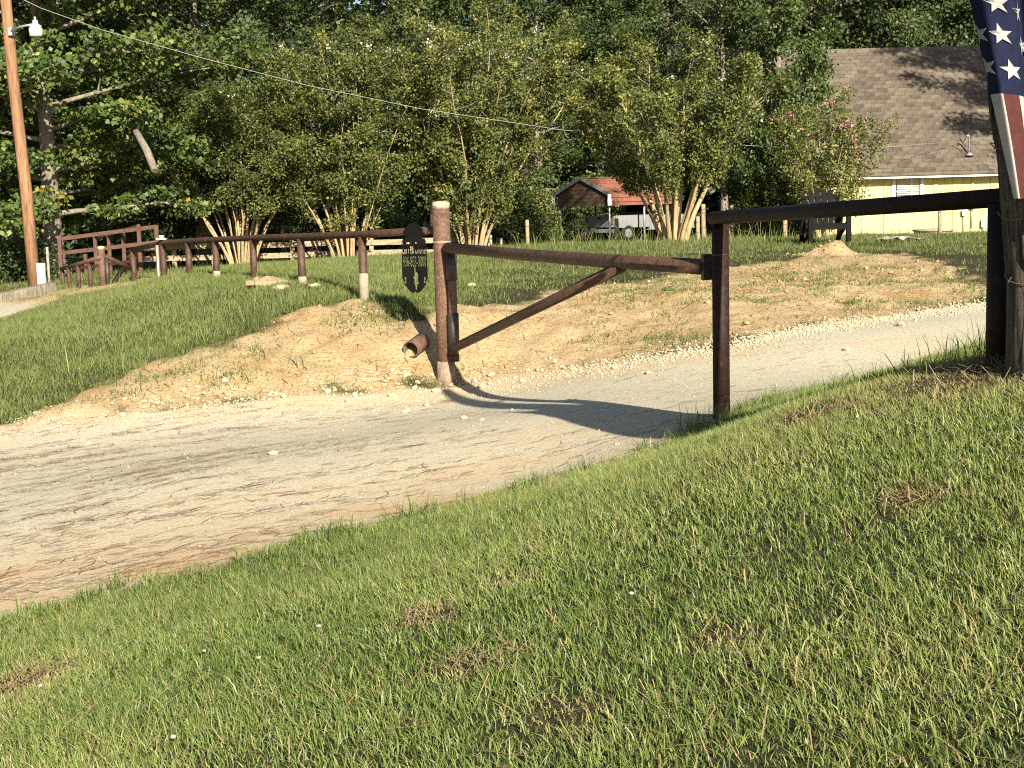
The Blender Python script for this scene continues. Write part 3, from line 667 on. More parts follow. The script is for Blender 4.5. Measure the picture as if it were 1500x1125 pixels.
# ------------------------------------------------------------------ house
def house():
    yw = 46.0
    x0, x1 = at(1195, 300, yw).x, 20.5
    zg = -0.6
    ze = at(1350, 255, 45.55).z
    t = Thing('house', 'pale yellow house with a steep brown shingled roof and white fascia', 'house', ((x0 + x1) / 2, yw, gz(13, yw)))
    MB().box(((x0 + x1) / 2, yw + 4.6, (zg + ze) / 2), (x1 - x0, 9.2, ze - zg)).build('wall', M['yellow'], t)
    # siding joints: battens
    for px in (1264, 1296, 1370, 1397, 1424, 1452, 1480):
        x = at(px, 300, yw).x
        MB().box((x, yw - .012, (zg + ze - .02) / 2), (.07 if px != 1370 else .13, .03, ze - zg - .02)).build('batten', M['yellow_trim'], t)
    for px in (1280, 1318, 1384, 1410, 1438, 1466):
        x = at(px, 300, yw).x
        MB().box((x, yw - .004, (zg + ze - .03) / 2), (.025, .012, ze - zg - .03)).build('siding_joint', M['yellow_trim'], t)
    # fascia and soffit
    yf = yw - .42
    MB().box(((x0 + x1) / 2, yf, ze - .005), (x1 - x0 + .7, .04, .22)).build('fascia', M['white'], t)
    MB().box(((x0 + x1) / 2, (yf + yw) / 2 + .02, ze - .075), (x1 - x0 + .6, yw - yf - .06, .03)).build('soffit', M['white'], t)
    # roof: front and back slope
    er = Vector((0, yf - .08, ze + .07)); rg = at(1330, 71, 50.4)
    L = math.hypot(rg.y - er.y, rg.z - er.z); ang = math.atan2(rg.z - er.z, rg.y - er.y)
    su = Vector((0, math.cos(ang), math.sin(ang))); sn = Vector((0, -math.sin(ang), math.cos(ang)))
    xa, xb = x0 - .35, x1 + .35
    rf = MB().add([(xa, er.y, er.z), (xb, er.y, er.z), (xb, rg.y, rg.z), (xa, rg.y, rg.z),
              (xa, 2 * rg.y - er.y, er.z), (xb, 2 * rg.y - er.y, er.z),
              (xa, er.y, er.z - .1), (xb, er.y, er.z - .1), (xb, rg.y, rg.z - .1), (xa, rg.y, rg.z - .1), (xa, 2 * rg.y - er.y, er.z - .1), (xb, 2 * rg.y - er.y, er.z - .1)],
             [(0, 1, 2, 3), (3, 2, 5, 4), (6, 9, 8, 7), (9, 10, 11, 8), (0, 3, 9, 6), (3, 4, 10, 9), (1, 7, 8, 2), (2, 8, 11, 5), (0, 6, 7, 1), (4, 5, 11, 10)]).build('roof', M['shingle'][0], t)
    # gable ends
    MB().add([(x0, yw, ze - .02), (x0, yw + 9.2, ze - .02), (x0, rg.y, rg.z - .15)], [(0, 1, 2)]).build('gable', M['yellow'], t)
    # shingle tabs in overlapping courses
    ex, tw = 0.205, 0.335
    rows = int(L / ex)
    def tab_mesh(k):
        w_ = tw - .012
        P = [(0, 0, .020), (w_, 0, .020), (w_, ex + .05, .004), (0, ex + .05, .004), (0, 0, .002), (w_, 0, .002)]
        V_ = [Vector((p[0], 0, 0)) + su * p[1] + sn * p[2] for p in P]
        me = bpy.data.meshes.new('shingle'); me.from_pydata([tuple(v) for v in V_], [], [(0, 1, 2, 3), (0, 4, 5, 1), (0, 3, 4), (1, 5, 2)])
        me.materials.append(M['shingle'][k]); return me
    tm = [tab_mesh(k) for k in range(4)]
    tabs = []
    for r_ in range(rows):
        off = (r_ % 2) * tw / 2 + random.uniform(-.03, .03)
        n_ = int((xb - xa) / tw)
        for k in range(n_):
            p = Vector((xa + off + k * tw, er.y, er.z)) + su * (r_ * ex + random.uniform(-.006, .006))
            if p.x + tw < xb + .1: tabs.append(p)
    cx = at(1315, 160, 48).x
    tabs.sort(key=lambda p: abs(p.x - cx) * 1.25 + abs(p.z - 4.2) * .9)
    for p in tabs[:290]:
        o = bpy.data.objects.new('shingle', tm[random.choice((0, 0, 1, 1, 2, 3))]); C.objects.link(o); o.parent = rf; o.location = p - t.loc
    for k in range(4):
        V_, F_ = [], []
        base = np.array([v.co[:] for v in tm[k].vertices]); fs = [tuple(p.vertices) for p in tm[k].polygons]
        for i, p in enumerate(tabs[290:]):
            if random.Random(i).choice((0, 0, 1, 1, 2, 3)) == k:
                b = len(V_); V_ += [tuple(np.array(p - t.loc) + q) for q in base]; F_ += [tuple(j + b for j in f) for f in fs]
        me = bpy.data.meshes.new('shingle_courses'); me.from_pydata(V_, [], F_); me.materials.append(M['shingle'][k])
        o = link('shingle_courses', me, None, rf); o['kind'] = 'stuff'
    nc = int((xb - xa) / .3)
    for k in range(nc):
        x = xa + (k + .5) * (xb - xa) / nc
        for s in (-1, 1):
            pass
        MB().add([(x - .155, rg.y - .14, rg.z - .115), (x + .155, rg.y - .14, rg.z - .105), (x + .155, rg.y, rg.z + .05), (x - .155, rg.y, rg.z + .04), (x - .155, rg.y + .14, rg.z - .115), (x + .155, rg.y + .14, rg.z - .105)],
                 [(0, 1, 2, 3), (3, 2, 5, 4)]).build('ridge_cap', M['shingle'][1], t, rf)
    # window with blinds
    wx0, wx1 = at(1309, 280, yw).x, at(1350, 280, yw).x
    zt, zb_ = ze - .13, ze - .95
    wn = MB().box(((wx0 + wx1) / 2, yw - .005, (zt + zb_) / 2), (wx1 - wx0 - .16, .03, zt - zb_)).build('window', M['glass_dark'], t)
    for x in (wx0, wx1): MB().box((x, yw - .025, (zt + zb_) / 2), (.1, .06, zt - zb_ + .1)).build('casing', M['white'], t, wn)
    MB().box(((wx0 + wx1) / 2, yw - .025, zb_ - .03), (wx1 - wx0 - .1, .07, .07)).build('sill', M['white'], t, wn)
    nsl = 11
    for k in range(nsl):
        z = zt - .03 - k * (zt - zb_ - .1) / nsl
        MB().box(((wx0 + wx1) / 2, yw - .024, z), (wx1 - wx0 - .2, .008, .042)).build('blind_slat', M['blind'], t, wn)
    MB().box(((wx0 + wx1) / 2 + .12, yw - .034, (zt + zb_) / 2), (.035, .02, zt - zb_)).build('mullion', M['white'], t, wn)
    MB().box(((wx0 + wx1) / 2, yw - .032, (zt + zb_) / 2 + .02), (wx1 - wx0 - .12, .02, .045)).build('meeting_rail', M['mat_grey'], t, wn)
    # electrical boxes and conduits
    for px, py0, py1 in ((1424, 296, 306), (1412, 308, 316), (1440, 322, 333)):
        a_ = at(px, py0, yw - .08); b_ = at(px, py1, yw - .08)
        bx_ = MB().box(((a_.x + b_.x) / 2, yw - .07, (a_.z + b_.z) / 2), (.12, .08, a_.z - b_.z)).build('electrical_box', M['galv'], t)
        MB().tube([(a_.x, yw - .05, b_.z), (a_.x, yw - .05, b_.z - .6)], .014, 8).build('conduit', M['galv'], t, bx_)
    # service mast on the roof
    mf = at(1419, 232, 46.05)
    k = (mf.y - er.y) / su.y; zf = er.z + su.z * k
    mz = at(1418, 202, mf.y).z
    ms = MB().tube([(mf.x, mf.y, zf - .1), (mf.x, mf.y, mz), (mf.x - .03, mf.y - .02, mz + .07), (mf.x - .10, mf.y - .04, mz + .05)], [.028, .028, .045, .035], 12).build('service_mast', M['galv'], t)
    MB().tube([(mf.x, mf.y - .05, zf - .02), (mf.x, mf.y - .04, zf + .05), (mf.x, mf.y - .02, zf + .09)], [.15, .09, .04], 14).build('flashing', M['galv'], t, ms)
    MB().tube([(mf.x - .1, mf.y - .04, mz + .02), (mf.x - .22, mf.y - .05, mz - .16), (mf.x - .1, mf.y - .05, mz - .28), (mf.x - .25, mf.y - .03, mz - .1), (mf.x - .3, mf.y - .03, mz - .02)], .012, 6).build('drip_loop', M['charcoal'], t, ms)
    return er, su, rg
def shingle_mat(k, a, b):
    return mottled('shingle_%d' % k, a, b, 1.1, 0.95, tuple(x * .6 for x in a), 7, 0.5, 0.01)
M['shingle'] = [shingle_mat(0, (0.101, 0.080, 0.060), (0.144, 0.117, 0.090)), shingle_mat(1, (0.117, 0.094, 0.071), (0.160, 0.131, 0.101)), shingle_mat(2, (0.078, 0.062, 0.045), (0.117, 0.094, 0.070)), shingle_mat(3, (0.133, 0.108, 0.081), (0.176, 0.145, 0.113))]
house()
# low round cover beside the wall
p = at(1367, 345, 43); z0 = gz(p.x, p.y)
t = Thing('well_cover', 'low grey round concrete cover with a flat lid in the grass by the yellow wall', 'well cover', (p.x, p.y, z0))
zt = at(1367, 336, 43).z
lathe(MB(), Vector((p.x, p.y, 0)), [(.56, z0 - .3), (.56, zt - .05)], 28).build('ring', M['mat_grey'], t)
lathe(MB(), Vector((p.x, p.y, 0)), [(.60, zt - .05), (.61, zt - .01), (.58, zt + .01), (.1, zt + .03)], 28).build('lid', M['concrete'], t)
# crumpled sheet in the grass
p = hit(1317, 356)
mbv = []; mbf = []
for i in range(9):
    for j in range(6):
        u, v = i / 8 - .5, j / 5 - .5
        mbv.append((p[0] + u * 1.0, p[1] + v * .6, gz(p[0], p[1]) + .02 + .10 * abs(math.sin(u * 9 + j)) * (1 - abs(u) * 1.5) + random.uniform(0, .05)))
for i in range(8):
    for j in range(5): mbf.append((i * 6 + j, i * 6 + j + 1, (i + 1) * 6 + j + 1, (i + 1) * 6 + j))
mb = MB(); mb.add(mbv, mbf)
o = mb.build('tarp_scrap', M['mat_grey'], None); tag(o, 'crumpled grey scrap of tarp lying in the grass near the house', 'tarp')

# ------------------------------------------------------------------ slatted garden chair
def chair():
    c = at(1210, 350, 33.0); s = 1.06
    z0 = gz(c.x, c.y); t = Thing('garden_chair', 'large black slatted garden chair standing in the grass beside the pink-flowered tree', 'chair', (c.x, c.y, z0))
    ztop = at(1210, 277, 33.0).z; h = ztop - z0
    W = .92
    zs = z0 + h * .36
    for k, u in enumerate(np.linspace(-.42, .42, 6)):
        tip = h * (1.0 - .55 * u * u * (1.6 if abs(u) > .35 else .4))
        MB().beam((c.x + u * W * .78, c.y + .25, zs - .05), (c.x + u * W * 1.0, c.y + .62, z0 + tip), .11, .025, (0, -1, .4)).build('back_slat', M['charcoal'], t)
    for zf, wf in ((.55, .92), (.86, .98)):
        MB().box((c.x, c.y + .25 + .37 * (zf - .36) / .64 + .03, z0 + h * zf), (W * wf, .03, .07)).build('back_rail', M['charcoal'], t)
    for k in range(5):
        MB().box((c.x, c.y - .32 + k * .13, zs + .02 - k * .03), (W * .86, .11, .025)).build('seat_slat', M['charcoal'], t)
    for sx in (-1, 1):
        x = c.x + sx * W * .47
        MB().box((x, c.y - .36, (z0 - .1 + z0 + h * .55) / 2), (.10, .12, h * .55 + .1)).build('leg', M['charcoal'], t)
        MB().beam((x, c.y + .66, z0 - .05), (x, c.y + .42, z0 + h * .55), .06, .10, (1, 0, 0)).build('leg', M['charcoal'], t)
        MB().box((x + sx * .03, c.y + .05, z0 + h * .56), (.15, 1.0, .03)).build('armrest', M['charcoal'], t)
        MB().beam((x - sx * .06, c.y - .40, zs), (x - sx * .06, c.y + .6, z0 + .05), .03, .12).build('side_rail', M['charcoal'], t)
    MB().box((c.x, c.y - .40, zs - .05), (W * .9, .03, .12)).build('front_rail', M['charcoal'], t)
chair()

# ------------------------------------------------------------------ carport and truck
def carport():
    a = R(47)
    u = Vector((math.cos(a), -math.sin(a), 0)); v = Vector((math.sin(a), math.cos(a), 0))
    fl = at(822, 356, 66.0); W_, L_ = 3.05, 4.6
    g0 = gz(fl.x, fl.y)
    t = Thing('carport', 'small carport with a red metal roof and grey gable trim on thin posts', 'carport', (fl.x, fl.y, g0))
    ze = at(815, 287, 66).z; zl = at(815, 303, 66).z; zp = at(846, 262, 66).z
    def Q_(i, j, z): p = fl + u * i + v * j; return Vector((p.x, p.y, z))
    o_ = .2
    for i in (0, W_):
        for j in (0, L_ * .5, L_):
            p = fl + u * i + v * j
            MB().tube([(p.x, p.y, gz(p.x, p.y) - .2), (p.x, p.y, ze)], .05, 10).build('post', M['galv'], t)
    rib = .3; n_ = int((L_ + .4) / rib)
    sl = MB(); 
    for side in (0, 1):
        e, rdg = (-o_, W_ / 2) if side == 0 else (W_ + o_, W_ / 2)
        for k in range(n_):
            j0 = -.2 + k * rib
            A, B, D, E = Q_(e, j0, ze), Q_(e, j0 + rib, ze), Q_(rdg, j0 + rib, zp), Q_(rdg, j0, zp)
            sl.add([A, B, D, E], [(0, 1, 2, 3)])
            A2, B2 = Q_(e, j0, zl), Q_(e, j0 + rib, zl)
            sl.add([A, B, B2, A2], [(0, 1, 2, 3)])
    rf = sl.build('roof', M['red_metal'], t)
    for side in (0, 1):
        e = -o_ if side == 0 else W_ + o_
        for k in range(7):
            f_ = k / 6.0
            i_ = e + (W_ / 2 - e) * f_; z_ = ze + (zp - ze) * f_ + .02
            MB().beam(Q_(i_, -.22, z_), Q_(i_, L_ + .22, z_), .04, .03).build('roof_rib', M['red_metal'], t, rf)
        for k in (0.35, .75):
            z_ = zl + (ze - zl) * k
            MB().beam(Q_(e + (.02 if side else -.02), -.22, z_), Q_(e + (.02 if side else -.02), L_ + .22, z_), .03, .03).build('roof_rib', M['red_metal'], t, rf)
    MB().beam(Q_(W_ / 2, -.25, zp + .03), Q_(W_ / 2, L_ + .25, zp + .03), .2, .03).build('ridge_cap', M['red_metal'], t, rf)
    for e, i2 in ((-o_ - .03, W_ / 2), (W_ + o_ + .03, W_ / 2)):
        MB().beam(Q_(e, -.24, ze), Q_(i2, -.24, zp), .05, .14).build('gable_trim', M['galv'], t)
        MB().beam(Q_(e, -.23, ze), Q_(e, -.23, zl), .16, .05, (0, 1, 0)).build('side_trim', M['white'], t)
    nb = 7
    for k in range(nb):
        z0_, z1_ = zl + (zp - zl) * k / nb, zl + (zp - zl) * (k + .93) / nb
        zm = (z0_ + z1_) / 2
        half = W_ / 2 + o_ if zm < ze else (W_ / 2 + o_) * (1 - (zm - ze) / (zp - ze))
        half = max(half - .05, .1)
        MB().beam(Q_(W_ / 2 - half, -.14, zm), Q_(W_ / 2 + half, -.14, zm), .03, (z1_ - z0_)).build('gable_board', M['dark_wood'], t)
    # truck parked under it, tail toward the lawn
    tr = Thing('pickup_truck', 'white pickup truck with shade greyed into its paint, parked tail-out under the red carport', 'truck', Q_(W_ * .5, 1.2, g0))
    zg = g0
    def T(i, j, z): return Q_(W_ * .5 + i, j, zg + z)
    def tbox(i, j, z, si, sj, sz):
        Mx = Matrix((u, v, Vector((0, 0, 1)))).transposed(); return MB().box(T(i, j, z), (si, sj, sz), Mx)
    for sx in (-1, 1): tbox(sx * .88, 2.2, .92, .08, 2.3, .56).build('bed_side', M['car_white_shaded'], tr)
    tg = tbox(0, 1.0, .94, 1.78, .07, .52).build('tailgate', M['car_white_shaded'], tr)
    tbox(0, .955, 1.08, .2, .03, .07).build('handle', M['charcoal'], tr, tg)
    tbox(0, 2.2, .68, 1.68, 2.3, .06).build('bed_floor', M['charcoal'], tr)
    tbox(0, .93, .52, 1.8, .14, .16).build('bumper', M['galv'], tr)
    cabb = MB(); Mx = Matrix((u, v, Vector((0, 0, 1)))).transposed()
    pr = [(3.38, .5), (3.38, 1.15), (3.55, 1.72), (4.75, 1.75), (5.35, 1.2), (6.5, 1.1), (6.6, .5)]
    Vc = [T(s * (.90 if z < 1.3 else .76), j, z) for s in (-1, 1) for j, z in pr]; n7 = len(pr)
    cabb.add(Vc, [tuple(range(n7)), tuple(range(2 * n7 - 1, n7 - 1, -1))] + [(k, n7 + k, n7 + (k + 1) % n7, (k + 1) % n7) for k in range(n7)])
    cb = cabb.build('cab', M['car_white_shaded'], tr)
    MB().add([T(-.66, 3.41, 1.24), T(.66, 3.41, 1.24), T(.62, 3.52, 1.66), T(-.62, 3.52, 1.66)], [(0, 1, 2, 3)]).build('rear_window', M['glass_dark'], tr, cb)
    for sx in (-1, 1):
        tbox(sx * .80, .96, .98, .12, .04, .34).build('tail_light', M['red_metal'], tr)
        for j in (1.9, 5.6):
            wl = MB().tube([T(sx * .92, j, .37), T(sx * .68, j, .37)], .37, 20).build('wheel', M['tyre'], tr)
            MB().tube([T(sx * .935, j, .37), T(sx * .90, j, .37)], .22, 16).build('rim', M['galv'], tr, wl)
carport()

# ------------------------------------------------------------------ vegetation
def leaf_quads(c, size, asp, nrm, r, spread=1.0):
    """c (n,3) centres, nrm (n,3) preferred normals"""
    n = len(c)
    nn = nrm + r.normal(0, spread, (n, 3)); nn /= np.linalg.norm(nn, axis=1)[:, None] + 1e-9
    a = r.normal(0, 1, (n, 3)); a[:, 2] -= .35
    a -= nn * (a * nn).sum(1)[:, None]; a /= np.linalg.norm(a, axis=1)[:, None] + 1e-9
    b = np.cross(nn, a)
    s = (size * r.uniform(.6, 1.3, n))[:, None]
    V_ = np.stack([c - a * s * .5, c + b * s * asp * .5 - a * s * .05, c + a * s * .5, c - b * s * asp * .5 - a * s * .05], 1).reshape(-1, 3)
    return V_, np.arange(4 * n).reshape(-1, 4)

def branchy(seed, h, trunk_r, first, nl, crown_r, crown_top=1.0, lean=(0, 0), droop=0.0, sub=5):
    """skeleton of a broadleaf tree: list of (path, radii) and the tip points that carry leaf clumps"""
    r = random.Random(seed); paths = []; tips = []
    tp = []; k_ = 7
    for i in range(k_ + 1):
        f = i / k_
        tp.append(Vector((lean[0] * f * h + r.uniform(-.10, .10) * f * 2, lean[1] * f * h + r.uniform(-.10, .10) * f * 2, h * .96 * f)))
    tr = [trunk_r * (1.25 if i == 0 else 1) * (1 - .85 * i / k_) for i in range(k_ + 1)]
    paths.append((tp, tr))
    def tpos(f):
        x = f * k_; i = min(int(x), k_ - 1); return tp[i].lerp(tp[i + 1], x - i)
    for i in range(nl):
        f = first + (0.97 - first) * (i + r.random() * .8) / nl
        g = (f - first) / (1 - first)
        prof = math.sin(math.pi * (0.20 + 0.75 * g)) ** .7
        ln = crown_r * prof * r.uniform(.72, 1.12)
        az = i * 2.399 + r.uniform(-.4, .4)
        el = R(8 + 42 * g + r.uniform(-10, 12)) - droop
        d = Vector((math.cos(az) * math.cos(el), math.sin(az) * math.cos(el), math.sin(el)))
        s = tpos(f); pts = [s]; n_ = 5
        for k in range(1, n_ + 1):
            q = s + d * ln * k / n_ + Vector((r.uniform(-.1, .1), r.uniform(-.1, .1), r.uniform(-.06, .10) - droop * .3 * (k / n_) ** 2 * ln)) * (k / n_) * 1.6
            pts.append(q)
        r0 = max(.018, trunk_r * .34 * (1 - .6 * g))
        paths.append((pts, [r0 * (1 - .8 * k / n_) for k in range(n_ + 1)]))
        tips.append((pts[-1], ln))
        for k in range(sub):
            f2 = .14 + .84 * (k + r.random()) / sub
            x = f2 * n_; ii = min(int(x), n_ - 1); b = pts[ii].lerp(pts[ii + 1], x - ii)
            dd = (d + Vector((r.uniform(-1, 1), r.uniform(-1, 1), r.uniform(-.35, .7))) * .95).normalized()
            l2 = ln * r.uniform(.16, .34)
            e = b + dd * l2
            paths.append(([b, b.lerp(e, .5) + Vector((0, 0, .03)), e], [r0 * .35, r0 * .22, r0 * .08]))
            tips.append((e, ln)); tips.append((b.lerp(e, .55), ln))
    return paths, tips

def leaves_for(tips, seed, per, rad, flat, size, asp, centre, tint_mu=.5, tint_sd=.22, spread=.8, upb=.55):
    r = np.random.default_rng(seed)
    Cn = np.array([t_[0][:] for t_ in tips]); n = len(Cn)
    jit = r.uniform(.65, 1.25, n)
    idx = np.repeat(np.arange(n), (per * jit).astype(int))
    off = r.normal(0, 1, (len(idx), 3)); off /= np.linalg.norm(off, axis=1)[:, None]
    off *= (r.random(len(idx)) ** .45)[:, None]
    rr = (rad * r.uniform(.7, 1.35, n))[idx][:, None]
    off *= rr * np.array([1, 1, flat])
    P = Cn[idx] + off
    out = P - np.array(centre); out /= np.linalg.norm(out, axis=1)[:, None] + 1e-6
    pref = out * .55 + np.array([0, 0, upb])
    V_, F_ = leaf_quads(P, size, asp, pref, r, spread)
    clump = r.normal(0, .16, n)[idx]
    tint = np.clip(tint_mu + clump + r.normal(0, tint_sd, len(P)), 0, 1)
    return V_, F_, np.repeat(tint, 4)

def wood(paths, n=7):
    mb = MB()
    for k, (p, rd) in enumerate(paths): mb.tube(p, rd, n if k == 0 else 5, caps=False, jit=.08 if k == 0 else 0, seed=k)
    return mb
LIB = {}
def tree_meshes(key, seed, h, trunk_r, first, nl, crown_r, leafmat, bark, per, rad, flat, size, asp, lean=(0, 0), droop=0, sub=5, **kw):
    paths, tips = branchy(seed, h, trunk_r, first, nl, crown_r, lean=lean, droop=droop, sub=sub)
    paths[0][0].insert(0, Vector((0, 0, -.5))); paths[0][1].insert(0, trunk_r * 1.4)
    tm = MB(); tm.tube(paths[0][0], paths[0][1], 12, caps=False, jit=.10, seed=seed)
    bm_ = MB()
    for p, rd in paths[1:]: bm_.tube(p, rd, 5, caps=False)
    V_, F_, tint = leaves_for(tips, seed + 5, per, rad, flat, size, asp, (0, 0, h * (first + 1) / 2), **kw)
    LIB[key] = (tm, bm_, np_mesh('crown', V_, [F_], {'tint': tint}), leafmat, bark, {})
    LIB[key][2].materials.append(M[leafmat])
def mbmesh(mb, name, mat):
    me = bpy.data.meshes.new(name); me.from_pydata(mb.v, [], mb.f); me.polygons.foreach_set('use_smooth', mb.sm); me.materials.append(mat); me.update(); return me
def place_tree(key, loc, rz, sc, label, cat='tree', name='broadleaf_tree', group=None):
    tm, bm_, cr, lm, bk, cache = LIB[key]
    if 't' not in cache: cache['t'] = mbmesh(tm, 'trunk', M[bk]); cache['b'] = mbmesh(bm_, 'limbs', M[bk])
    root = bpy.data.objects.new(name, None); C.objects.link(root); root.empty_display_size = .2
    root.location = (loc[0], loc[1], gz(loc[0], loc[1])); root.rotation_euler = (0, 0, rz)
    root.scale = sc if hasattr(sc, '__len__') else (sc, sc, sc)
    tag(root, label, cat, group)
    to = link('trunk', cache['t'], None, root); link('limbs', cache['b'], None, to); link('crown', cr, None, root)
    return root

# --- background trees
tree_meshes('gum', 3, 12.5, .23, .12, 52, 4.3, 'gum', 'bark_grey', 102, .55, .42, .13, .85, droop=.16, sub=7, tint_mu=.46, tint_sd=.17, spread=.55, upb=.8)
tree_meshes('oak', 8, 12.0, .26, .12, 52, 4.3, 'oak', 'bark_grey', 96, .60, .62, .125, .65, droop=.1, sub=7, tint_mu=.5)
tree_meshes('oak2', 21, 14.0, .24, .16, 48, 4.1, 'oak', 'bark_dark', 84, .66, .65, .15, .65, sub=7, tint_mu=.42)
tree_meshes('vine', 33, 11.5, .16, .05, 48, 2.6, 'vine', 'bark_grey', 74, .46, .8, .125, .65, sub=7, tint_mu=.5)
tree_meshes('brown', 41, 11.5, .14, .25, 30, 3.0, 'brown_leaf', 'bark_grey', 46, .42, .7, .11, .6, sub=5, tint_mu=.5)
def pxloc(px, d): p = at(px, 350, d); return (p.x, p.y)
place_tree('gum', pxloc(78, 34.5), .4, (1.0, 1.0, 1.0), 'broad green sweetgum tree with layered leafy boughs behind the utility pole')
place_tree('gum', pxloc(-130, 36), 2.2, 1.1, 'leafy green tree standing beyond the timber and the leaning pole')
place_tree('oak', pxloc(300, 43), 1.0, (1.0, 1.0, 1.0), 'dark dense oak with drooping boughs behind the steel cattle panels')
place_tree('oak2', pxloc(190, 52), 2.0, 1.1, 'tall shaded tree between the sweetgum and the dense oak')
place_tree('oak2', pxloc(455, 58), 4.0, 1.1, 'tall dark tree rising behind the tan-stemmed trees at the board fence')
place_tree('oak2', pxloc(640, 62), .3, 1.15, 'tall dark tree filling the gap above the widest olive tree')
place_tree('oak', pxloc(790, 73), 3.1, 1.15, 'green tree with pale limbs rising behind the carport')
place_tree('vine', pxloc(880, 75), 5.0, (1.5, 1.5, 1.3), 'tall narrow green tree with a pale leaning trunk above the carport roof')
place_tree('oak2', pxloc(985, 78), 5.2, 1.15, 'dark tree standing deep in the wood above the carport')
place_tree('brown', pxloc(1062, 50), 1.9, 1.0, 'thin brownish tree with sparse leaves and bare twigs')
place_tree('vine', pxloc(1138, 42.5), .2, (.85, .85, 1.0), 'slender vine-covered tree at the corner of the yellow house')
place_tree('oak', pxloc(1210, 63), 2.5, 1.2, 'dense green tree rising behind the left end of the house ridge')
place_tree('oak2', pxloc(1330, 64), 3.5, 1.2, 'dark green tree rising behind the middle of the house ridge')
place_tree('oak', pxloc(1450, 65), .9, 1.25, 'dense green tree rising behind the far end of the house ridge')
tree_meshes('shade', 52, 14.5, .28, .52, 40, 3.9, 'oak', 'bark_grey', 80, .55, .62, .14, .65, sub=7, tint_mu=.5)
place_tree('shade', (20.6, 38.4), 4.2, (1, 1, 1.02), 'spreading oak whose boughs shade the brown shingle roof')
place_tree('gum', pxloc(20, 46), 4.0, 1.1, 'shaded tree standing farther back past the utility pole')

# --- dark wood that closes the view: one mass nobody could count
def wood_mass():
    r = np.random.default_rng(5)
    n = 4000
    n = 5600; x = r.uniform(-52, 52, n); y = r.uniform(82, 98, n) + 0.004 * x * x; z = r.uniform(-.5, 19, n)
    lowk = np.arange(n) < 1500; y = np.where(lowk, r.uniform(77, 84, n) + 0.004 * x * x, y); z = np.where(lowk, r.uniform(-1.5, 4, n), z)
    idx = np.repeat(np.arange(n), 30)
    off = r.normal(0, 1, (len(idx), 3)); off /= np.linalg.norm(off, axis=1)[:, None]; off *= (r.random(len(idx)) ** .4)[:, None] * np.array([1.2, 1.2, .8])
    P = np.stack([x, y, z], 1)[idx] + off
    V_, F_ = leaf_quads(P, .48, .75, np.tile([0, -.3, .6], (len(P), 1)), r, .9)
    tint = np.clip(.4 + r.normal(0, .2, n)[idx] + r.normal(0, .2, len(P)), 0, 1)
    o = link('forest', np_mesh('forest', V_, [F_], {'tint': np.repeat(tint, 4)}), M['wood_leaf'])
    tag(o, 'dark dense wood closing the view behind all the trees', 'forest', kind='stuff')
wood_mass()

